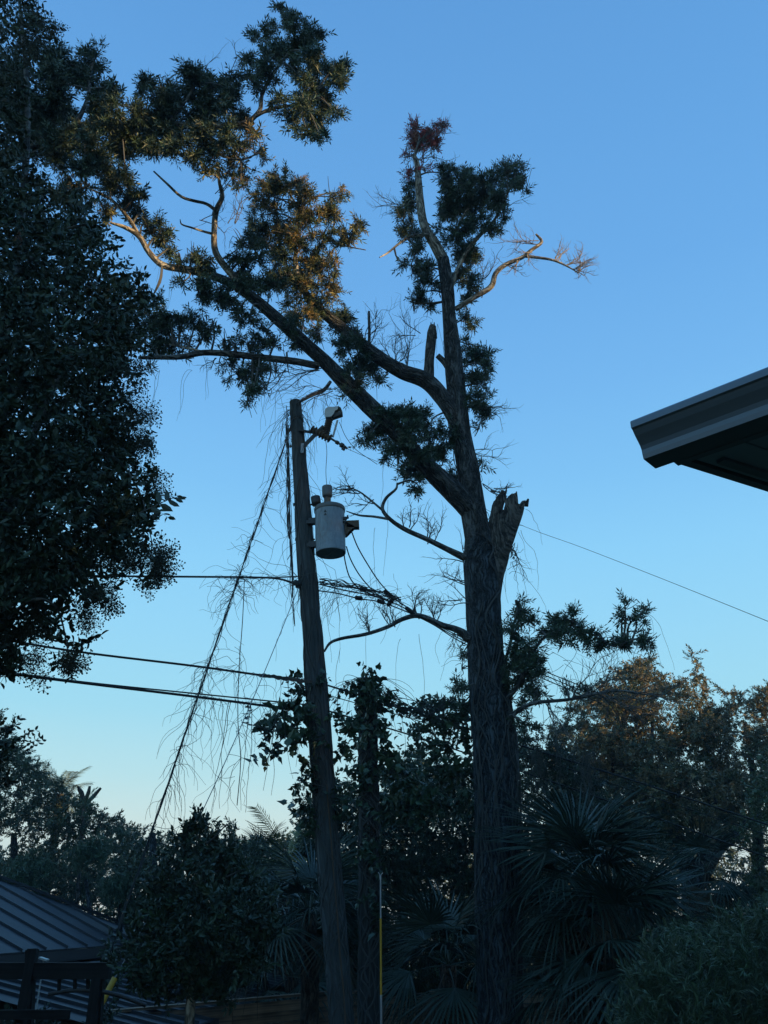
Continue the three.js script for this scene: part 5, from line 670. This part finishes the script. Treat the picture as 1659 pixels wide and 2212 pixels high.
// ------------------------------------------------------------------ the near house: only its eave corner shows
{
  const H = EYE.y + 1.35, G0 = onHeight(1362, 912, H), G1 = onHeight(1659, 795, H), a = G1.clone().sub(G0).setY(0).normalize(); let inn = V(-a.z, 0, a.x); if (inn.x < 0) inn.negate();
  const Q0 = onHeight(1494, 1000, H - .045), Q1 = onHeight(1659, 1052, H - .045), dq = Q1.clone().sub(Q0).setY(0).normalize();
  console.log('eave', G0.toArray().map(x => x.toFixed(2)), G1.toArray().map(x => x.toFixed(2)), 'a', a.toArray().map(x => x.toFixed(2)), 'dq', dq.toArray().map(x => x.toFixed(2)), 'dot', a.dot(dq).toFixed(2), Q0.toArray().map(x => x.toFixed(2)));
  const base = G0.clone().addScaledVector(inn, 1.5).addScaledVector(a, 3).setY(0), t = thing('house', 'near house corner with dark gutter and soffit against the sky', 'house', base), LG = 6.5;
  const q = (s, o, y) => G0.clone().addScaledVector(a, s).addScaledVector(inn, o).add(V(0, y, 0));
  const prof = [[0.004, .006], [0, 0], [0, -.02], [.008, -.024], [.012, -.03], [.02, -.04], [.034, -.053], [.045, -.064], [.051, -.076], [.052, -.09], [.055, -.105], [.13, -.108], [.13, .004]];
  let g = new Geo(); for (let k = 0; k < prof.length - 1; k++) { const [x0, y0] = prof[k], [x1, y1] = prof[k + 1]; g.quad(q(0, x0, y0), q(0, x1, y1), q(LG, x1, y1), q(LG, x0, y0)); } const gut = part(t, 'gutter', g, M.gutter);
  g = new Geo(); { const c = q(-.001, .07, -.04); for (let k = 0; k < prof.length; k++) { const [x0, y0] = prof[k], [x1, y1] = prof[(k + 1) % prof.length]; g.tri(c, q(-.001, x1, y1), q(-.001, x0, y0)); } } part(t, 'end_cap', g, M.gutter);
  g = new Geo(); g.box(q(.16, .12, .006), q(LG, .12, .006), .21, .012); part(t, 'drip_edge', g, M.gutter);
  g = new Geo(); g.box(q(.06, .145, -.035), q(LG, .145, -.035), .024, .15); part(t, 'fascia', g, M.gutter);
  // soffit of narrow vented boards, running in from the gutter; its far edge follows the gable side
  const Kc = Q0.clone().setY(H - .045), run = 2.2, B = (s, o) => Kc.clone().addScaledVector(a, s).addScaledVector(dq, o);
  const nP = 40, pw = LG / nP; for (let k = 0; k < nP; k++) { g = new Geo(); const s0 = k * pw + .004, s1 = (k + 1) * pw - .004, z = V(0, .012, 0), p = [B(s0 + .02, -.1), B(s1 + .02, -.1), B(s1 + .02, run), B(s0 + .02, run)]; g.quad(p[0], p[1], p[2], p[3]); g.quad(p[0].clone().add(z), p[3].clone().add(z), p[2].clone().add(z), p[1].clone().add(z)); g.quad(p[0], p[3], p[3].clone().add(z), p[0].clone().add(z)); g.quad(p[1], p[1].clone().add(z), p[2].clone().add(z), p[2]); part(t, 'soffit_panel', g, M.soffit); }
  g = new Geo(); g.quad(B(-.01, -.1).add(V(0, .03, 0)), B(LG, -.1).add(V(0, .03, 0)), B(LG, run).add(V(0, .03, 0)), B(-.01, run).add(V(0, .03, 0))); part(t, 'soffit_backing', g, M.soffit);
  g = new Geo(); g.box(B(-.004, -.12).add(V(0, .02, 0)), B(-.004, run).add(V(0, .02, 0)), .03, .05); part(t, 'rake_trim', g, M.gutter);
  g = new Geo(); g.box(B(.07, .03).add(V(0, -.008, 0)), B(.07, run).add(V(0, -.008, 0)), .03, .012); part(t, 'channel_trim', g, M.gutter);
  // roof slab above and walls below
  g = new Geo(); const r0 = (s, o, y) => q(s, o, y - .01 + o * .2); for (let row = 0; row < 12; row++) { const o0 = .14 + row * .2, o1 = o0 + .22, z = V(0, .012, 0); g.quad(r0(.22, o0, 0).add(z), r0(LG, o0, 0).add(z), r0(LG, o1, 0), r0(.22, o1, 0)); g.quad(r0(.22, o0, 0), r0(LG, o0, 0), r0(LG, o0, 0).add(z), r0(.22, o0, 0).add(z)); } part(t, 'roof', g, M.shingle);
  g = new Geo(); const wy = H - .07, w0 = B(.55, run - .02), w1 = B(LG, run - .02), w2 = w0.clone().addScaledVector(inn, 4), w3 = w1.clone().addScaledVector(inn, 4); for (const [m, n] of [[w0, w1], [w0, w2], [w1, w3]]) g.quad(m.clone().setY(-.05), n.clone().setY(-.05), n.clone().setY(wy), m.clone().setY(wy)); part(t, 'wall', g, M.stucco);
}
console.log('houses done');

// ------------------------------------------------------------------ background trees
function bgTree(name, label, vx, d, fill, trunk, group) { const b = P(vx, 2200, d); b.y = 0; const t = thing(name, label, 'tree', b, group), L = new Leaves(), g = new Geo(); for (const l of trunk ?? [[[vx, 2264, 16], [vx, 1950, 12], [vx, 1800, 6]]]) { const v = l.map(([x, y]) => P(x, y, d)), r = l.map(([x, y, w]) => w * mpp(y, d)); if (l === (trunk ?? [l])[0]) { v[0].y = -.2; } g.tube(v, r, { sides: 10, sub: 4, amp: .07 }); } part(t, 'trunk', g, M.bark, { smooth: true }); fill(L); L.into(t, 'crown'); return t; }
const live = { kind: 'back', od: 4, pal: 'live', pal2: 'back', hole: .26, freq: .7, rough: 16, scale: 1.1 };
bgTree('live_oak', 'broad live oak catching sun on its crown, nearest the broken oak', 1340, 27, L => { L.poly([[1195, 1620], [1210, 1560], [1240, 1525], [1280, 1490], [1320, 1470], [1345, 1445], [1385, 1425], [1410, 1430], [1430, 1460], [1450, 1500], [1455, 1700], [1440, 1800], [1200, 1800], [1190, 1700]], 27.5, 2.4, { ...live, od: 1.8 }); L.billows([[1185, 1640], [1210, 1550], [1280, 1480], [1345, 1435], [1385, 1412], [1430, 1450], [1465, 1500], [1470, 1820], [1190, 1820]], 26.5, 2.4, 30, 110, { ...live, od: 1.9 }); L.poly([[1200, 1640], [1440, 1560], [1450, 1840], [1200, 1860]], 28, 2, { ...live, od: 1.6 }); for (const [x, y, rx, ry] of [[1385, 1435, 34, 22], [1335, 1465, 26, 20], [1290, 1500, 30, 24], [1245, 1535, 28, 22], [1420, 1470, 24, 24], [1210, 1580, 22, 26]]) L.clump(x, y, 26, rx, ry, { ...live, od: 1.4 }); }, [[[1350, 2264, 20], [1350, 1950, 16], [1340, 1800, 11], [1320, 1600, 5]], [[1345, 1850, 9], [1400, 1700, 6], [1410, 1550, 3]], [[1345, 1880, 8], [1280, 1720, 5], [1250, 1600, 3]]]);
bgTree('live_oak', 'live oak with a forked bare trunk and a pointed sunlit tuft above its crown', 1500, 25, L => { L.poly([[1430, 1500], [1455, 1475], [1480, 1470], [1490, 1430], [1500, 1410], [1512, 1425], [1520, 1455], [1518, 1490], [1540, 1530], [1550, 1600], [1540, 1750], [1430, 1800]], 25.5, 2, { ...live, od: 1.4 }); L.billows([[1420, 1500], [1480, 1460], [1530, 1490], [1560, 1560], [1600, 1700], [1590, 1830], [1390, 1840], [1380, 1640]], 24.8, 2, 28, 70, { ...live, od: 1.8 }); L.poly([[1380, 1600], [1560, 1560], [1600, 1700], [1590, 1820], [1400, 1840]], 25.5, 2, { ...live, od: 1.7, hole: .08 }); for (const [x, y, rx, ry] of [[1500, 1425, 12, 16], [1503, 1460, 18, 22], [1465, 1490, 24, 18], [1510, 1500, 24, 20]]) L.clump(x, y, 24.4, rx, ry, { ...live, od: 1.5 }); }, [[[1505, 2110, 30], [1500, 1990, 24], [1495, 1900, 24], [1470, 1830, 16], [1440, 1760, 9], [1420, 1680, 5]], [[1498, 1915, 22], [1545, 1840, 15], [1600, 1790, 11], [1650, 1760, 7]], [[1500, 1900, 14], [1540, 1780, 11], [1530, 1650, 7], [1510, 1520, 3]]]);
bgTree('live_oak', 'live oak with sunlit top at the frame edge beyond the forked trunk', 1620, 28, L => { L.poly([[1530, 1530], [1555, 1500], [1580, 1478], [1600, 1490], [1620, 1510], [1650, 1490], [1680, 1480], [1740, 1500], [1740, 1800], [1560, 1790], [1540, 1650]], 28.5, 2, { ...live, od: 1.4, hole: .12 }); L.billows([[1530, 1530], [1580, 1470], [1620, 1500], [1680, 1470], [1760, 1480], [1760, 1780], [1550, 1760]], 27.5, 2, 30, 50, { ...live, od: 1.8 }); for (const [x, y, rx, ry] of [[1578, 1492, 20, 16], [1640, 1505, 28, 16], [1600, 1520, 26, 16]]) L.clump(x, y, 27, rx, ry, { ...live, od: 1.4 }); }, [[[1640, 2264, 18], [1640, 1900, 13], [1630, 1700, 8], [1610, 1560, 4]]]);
bgTree('leafy_tree', 'fresh green leafy tree at the frame edge in front of the lit oaks', 1690, 19, L => { L.poly([[1590, 1680], [1620, 1640], [1660, 1600], [1740, 1600], [1740, 1960], [1640, 1930], [1610, 1860], [1600, 1800], [1615, 1740]], 19, 1.3, { kind: 'back', od: 2, pal: 'bush', hole: .14, freq: 1, rough: 14 }); }, [[[1700, 2264, 16], [1695, 1900, 12], [1680, 1700, 5]]]);
shrub('understory', 'dark understory behind the palms under the forked oak', 'shrub', P(1480, 2264, 22), (L, s) => { L.poly([[1330, 1780], [1420, 1790], [1460, 1900], [1470, 2000], [1540, 2000], [1560, 1920], [1620, 1900], [1740, 1930], [1740, 2260], [1330, 2260]], 23, 1.5, { kind: 'back', od: 3, pal: 'dark', hole: .25, scale: 1.4 }); L.poly([[1440, 1990], [1740, 1990], [1740, 2120], [1440, 2120]], 20.5, 1, { kind: 'fine', od: 2.4, pal: 'bush', hole: .3, scale: 1.5 }); });
bgTree('live_oak', 'sunlit russet tree glimpsed through the ivy curtain between the two trunks', 870, 27, L => { L.poly([[825, 1700], [860, 1640], [900, 1620], [960, 1640], [1000, 1690], [1020, 1900], [820, 1900]], 27, 1.6, { ...live, od: 2.2 }); });
// opposite side, beyond the house
bgTree('shade_tree', 'dark layered tree rising over the standing-seam roof at the frame edge', 30, 24, L => { L.poly([[-60, 1540], [10, 1550], [35, 1600], [70, 1640], [100, 1660], [120, 1700], [150, 1715], [190, 1740], [225, 1755], [245, 1775], [300, 1800], [320, 1850], [320, 1990], [-60, 1990]], 24, 2.2, { kind: 'back', od: 3, pal: 'dark', pal2: 'back', hole: .22, freq: .8, rough: 18, scale: 1.15 }); for (const [x, y, rx, ry] of [[60, 1650, 34, 14], [110, 1690, 40, 12], [170, 1740, 44, 12], [210, 1765, 40, 10], [260, 1795, 44, 10], [30, 1620, 24, 20]]) L.clump(x, y, 22.8, rx, ry, { kind: 'fine', od: 1.8, pal: 'fern', scale: 1.3 }); });
shrub('leafy_sapling', 'close leafy sapling tip poking up at the frame edge over the dark trees', 'shrub', P(-90, 2264, 7), (L, s) => { L.poly([[-60, 1600], [0, 1560], [20, 1580], [30, 1620], [10, 1680], [-60, 1720]], 7, .3, { kind: 'myrtle', od: 1.6, pal: 'myrtle', rough: 12 }); for (const [x, y] of [[55, 1612], [50, 1600], [62, 1618], [35, 1600], [20, 1575]]) L.put('myrtle', P(x, y, 7), V(.6, .5, 0), 1, 'myrtle'); stemsTo(s, P(-90, 2264, 7).setY(0), [[10, 1600, 7]], .012); });
palm('feather_palm', 'sunlit feathery palm crown behind the dark layered tree', 130, 1715, 29, 24, { pinnate: true, mat: M.yellowPalm, scale: .6, dry: 3, span: 2.4 });
palm('feather_palm', 'yellow-green feather palm between the small round tree and the leaning pole', 618, 1868, 21, 18, { pinnate: true, mat: M.yellowPalm, scale: .75, dry: 0 });
palm('feather_palm', 'grey-green spiky palm top showing over the small round tree', 565, 1852, 26, 16, { scale: .8, dry: 1 });
for (const [x, y, rx, ry, d, l] of [[187, 1832, 46, 40, 21, 'drooping fern-leaved dome tree above the roof hip'], [252, 1912, 36, 30, 20, 'smaller fern-leaved dome beside the small round tree'], [60, 1880, 60, 40, 22, 'broad fern-leaved mass just above the roof ridge at the frame edge']]) { const t = bgTree('fern_tree', l, x, d, L => { L.clump(x, y, d, rx, ry, { kind: 'fine', od: 3, pal: 'fern', hole: .4, lift: -.8, scale: 1.15 }); for (let k = 0; k < 9; k++) L.clump(x + rr(-.8, .8) * rx, y + rr(-.2, .9) * ry, d - .4, rx * .3, ry * .3, { kind: 'fine', od: 1.6, pal: 'fern', lift: -1 }); }, [[[x + 14, 2264, 6], [x + 8, 1990, 4.5], [x - 2, 1900, 4]]]); }
{ const b = P(184, 2200, 23); b.y = 0; const t = thing('dead_stalk', 'bare forked plant stalk standing up against the low pale sky', 'stalk', b), g = new Geo(); const l = [[183, 1900], [180, 1745], [180, 1728], [168, 1705]].map(([x, y]) => P(x, y, 23)); l[0] = P(184, 1990, 23).setY(-.1); g.tube(l, [.06, .05, .05, .02], { sides: 8 }); part(t, 'stem', g, M.deadWood); for (const p of [[[180, 1735], [190, 1715], [194, 1698]], [[181, 1740], [200, 1722], [218, 1702]], [[180, 1728], [176, 1712], [168, 1700]]]) { const q = new Geo(); q.tube(p.map(([x, y]) => P(x, y, 23)), [.05, .055, .03], { sides: 8, amp: .2 }); part(t, 'flower_spike', q, M.deadWood); } }
bgTree('scrubby_tree', 'fine-twigged scrubby tree under the foot of the vine-wrapped guy wire', 330, 20, L => { L.poly([[265, 1830], [290, 1800], [330, 1790], [370, 1790], [410, 1810], [420, 1900], [400, 2000], [270, 2000]], 20, 1.3, { kind: 'citrus', od: 2.2, pal: 'back', hole: .2, freq: 1.2, rough: 22, scale: 1.2 }); });
bgTree('scrubby_tree', 'upright leafy tree with two points just behind the small round tree', 500, 18, L => { L.poly([[430, 1840], [450, 1800], [480, 1815], [495, 1790], [515, 1770], [535, 1775], [545, 1810], [570, 1840], [600, 1870], [600, 2000], [440, 2000]], 18, 1.1, { kind: 'citrus', od: 2.4, pal: 'back', hole: .2, freq: 1.2, rough: 18, lift: .6, scale: 1.2 }); });
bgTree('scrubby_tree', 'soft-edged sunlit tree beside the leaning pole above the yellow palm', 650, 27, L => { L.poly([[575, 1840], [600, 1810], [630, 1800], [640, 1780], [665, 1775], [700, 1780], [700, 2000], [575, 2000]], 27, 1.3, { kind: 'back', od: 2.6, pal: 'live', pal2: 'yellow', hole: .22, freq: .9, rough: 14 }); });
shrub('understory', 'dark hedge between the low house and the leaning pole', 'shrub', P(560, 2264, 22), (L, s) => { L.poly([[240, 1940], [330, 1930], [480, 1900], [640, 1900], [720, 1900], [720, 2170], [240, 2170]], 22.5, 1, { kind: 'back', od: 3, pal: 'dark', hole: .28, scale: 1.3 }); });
{ // wooded skyline far off
  const t = new THREE.Group(); t.name = 'distant_woods'; t.position.set(0, 0, -48); t.userData = { kind: 'stuff', label: 'far belt of dark woods along the horizon behind everything', category: 'woods' }; scene.add(t); const L = new Leaves();
  for (let k = 0; k < 7500; k++) { const x = rr(-40, 40), h = 6.2 + 2.4 * noise(x * .12, 1, 2) + 1 * noise(x * .5, 4, 2); L.put('back', V(x, rr(0, h), -48 + rr(-3, 3)), V(rr(-1, 1), rr(-.4, 1), rr(-1, 1)), rr(2.6, 3.8), 'back'); }
  L.into(t);
}
// ------------------------------------------------------------------ tall trees off to the sunny side: they keep the low sun off all but a few crowns
{
  const lit = [[146, 345, 10.4, .15], [145, 385, 10.4, .22], [190, 412, 10.5, .15], [245, 440, 10.6, .25], [285, 490, 10.8, .4], [320, 540, 10.9, .4], [350, 570, 10.9, .3], [600, 420, 12.4, .4], [645, 440, 12.4, .6], [640, 510, 12.4, .7], [600, 470, 12.4, .4], [735, 440, 12.4, .5], [750, 505, 12.4, .6], [700, 480, 12.4, .5], [655, 580, 12.6, .6], [660, 630, 12.8, .6], [700, 600, 12.6, .5], [555, 330, 10.4, .1], [500, 385, 10.6, .2], [540, 375, 10.5, .1], [470, 430, 11.4, .4], [400, 485, 11.5, .35], [1162, 515, 12.8, .3], [1165, 540, 12.8, .2], [1230, 575, 12.7, .45], [650, 690, 12.8, .3],
    [1385, 1440, 26, 1.1], [1335, 1475, 26, 1.2], [1280, 1510, 26, 1.2], [1235, 1545, 26, 1.1], [1330, 1520, 26, 1], [1420, 1470, 26, 1], [1270, 1560, 26, .8], [1500, 1430, 24.5, .7], [1503, 1465, 24.5, .7], [1465, 1490, 24.5, .8], [1580, 1495, 27, 1], [1640, 1515, 27, 1], [1610, 1535, 27, .8], [1500, 1530, 24.5, .6], [130, 1700, 28.5, .9], [150, 1715, 28.5, .8], [870, 1700, 26, .8], [900, 1740, 26, .8]].map(([x, y, d, r]) => [P(x, y, d), r]);
  const gap = p => { let m = 9; for (const [c, r] of lit) { const v = p.clone().sub(c), t = v.dot(SUN); if (t > 0) m = Math.min(m, v.addScaledVector(SUN, -t).length() - r - .15); } return m; };
  const spots = [-21, -15, -9, -3, 3, 9, 15].map((t, k) => [28 * Math.sin(SUN_AZ) - t * Math.cos(SUN_AZ) + (k % 2) * 2, -14 + 28 * Math.cos(SUN_AZ) + t * Math.sin(SUN_AZ), [25, 26, 28, 29, 29, 27, 25][k]]), words = ['farthest from the deck', 'second farthest', 'third farthest', 'midmost', 'third nearest', 'second nearest', 'nearest the deck'];
  spots.forEach(([x, z, h], i) => {
    const b = V(x, 0, z), t = thing('tall_oak', 'tall oak in the row beyond the near house, ' + words[i], 'tree', b, 'oaks beyond the near house'), g = new Geo(), L = new Leaves();
    g.tube([V(x, -.2, z), V(x + rr(-.3, .3), h * .35, z), V(x + rr(-.5, .5), h * .8, z + rr(-.5, .5))], [.5, .4, .12], { sides: 12, sub: 4, amp: .08 }); part(t, 'trunk', g, M.bark);
    for (let k = 0; k < 15000; k++) { const y = rr(1.2, h), f = y / h, R = 5 * Math.min(1, Math.sqrt(Math.max(0, 1 - f) * 2.6)) * (f < .15 ? .9 : 1), a = rnd() * TAU, q = Math.sqrt(rnd()) * R, p = V(x + Math.cos(a) * q, y + .9 * noise(x + a, q, 3), z + Math.sin(a) * q); const e = gap(p), far = V(rr(-1, 1), rr(-.5, 1), rr(-1, 1));
      if (e > .75) L.put('back', p, far, rr(2.2, 3), 'back');
      else for (let j = 0; j < 12; j++) { const q2 = p.clone().add(V(rr(-.5, .5), rr(-.5, .5), rr(-.5, .5))); if (gap(q2) > .2) L.put('back', q2, V(rr(-1, 1), rr(-.5, 1), rr(-1, 1)), rr(.9, 1.2), 'back'); } }
    L.into(t, 'crown');
  });
}
[[-9.5, -2, 8.5], [-10.5, -7.5, 8], [-5, 6.5, 9], [9, -4.5, 7.5], [9.5, -10, 8]].forEach(([x, z, h], i) => {   // trees added to either side, out of view, to shade the low growth
  const b = V(x, 0, z), t = thing('added_side_tree', 'bushy tree added out of view to shade the low growth, ' + ['left of the deck', 'by the swing frame', 'behind the deck', 'past the house corner', 'beyond the feathery bush'][i], 'tree', b), g = new Geo(), L = new Leaves();
  g.tube([V(x, -.2, z), V(x + .1, h * .4, z), V(x, h * .8, z)], [.2, .15, .05], { sides: 10, sub: 4 }); part(t, 'trunk', g, M.bark);
  for (let k = 0; k < 5200; k++) { const y = rr(.5, h), f = y / h, R = 2.9 * Math.min(1, Math.sqrt(Math.max(0, 1 - f) * 3)), a = rnd() * TAU, q = Math.sqrt(rnd()) * R; L.put('back', V(x + Math.cos(a) * q, y, z + Math.sin(a) * q), V(rr(-1, 1), rr(-.5, 1), rr(-1, 1)), rr(1.6, 2.3), 'dark'); }
  L.into(t, 'crown');
});
let total = 0; scene.traverse(o => { if (o.isInstancedMesh) total += o.count; }); console.log('instances', total);

scene.fog = new THREE.FogExp2(0xbfd8ec, 0.001);   // thin evening haze
const renderer = new THREE.WebGLRenderer({ antialias: true });
renderer.setSize(768, 1024); renderer.toneMapping = THREE.LinearToneMapping; renderer.toneMappingExposure = EXPOSURE;
renderer.shadowMap.enabled = true; renderer.shadowMap.type = THREE.PCFSoftShadowMap;
renderer.render(scene, camera);
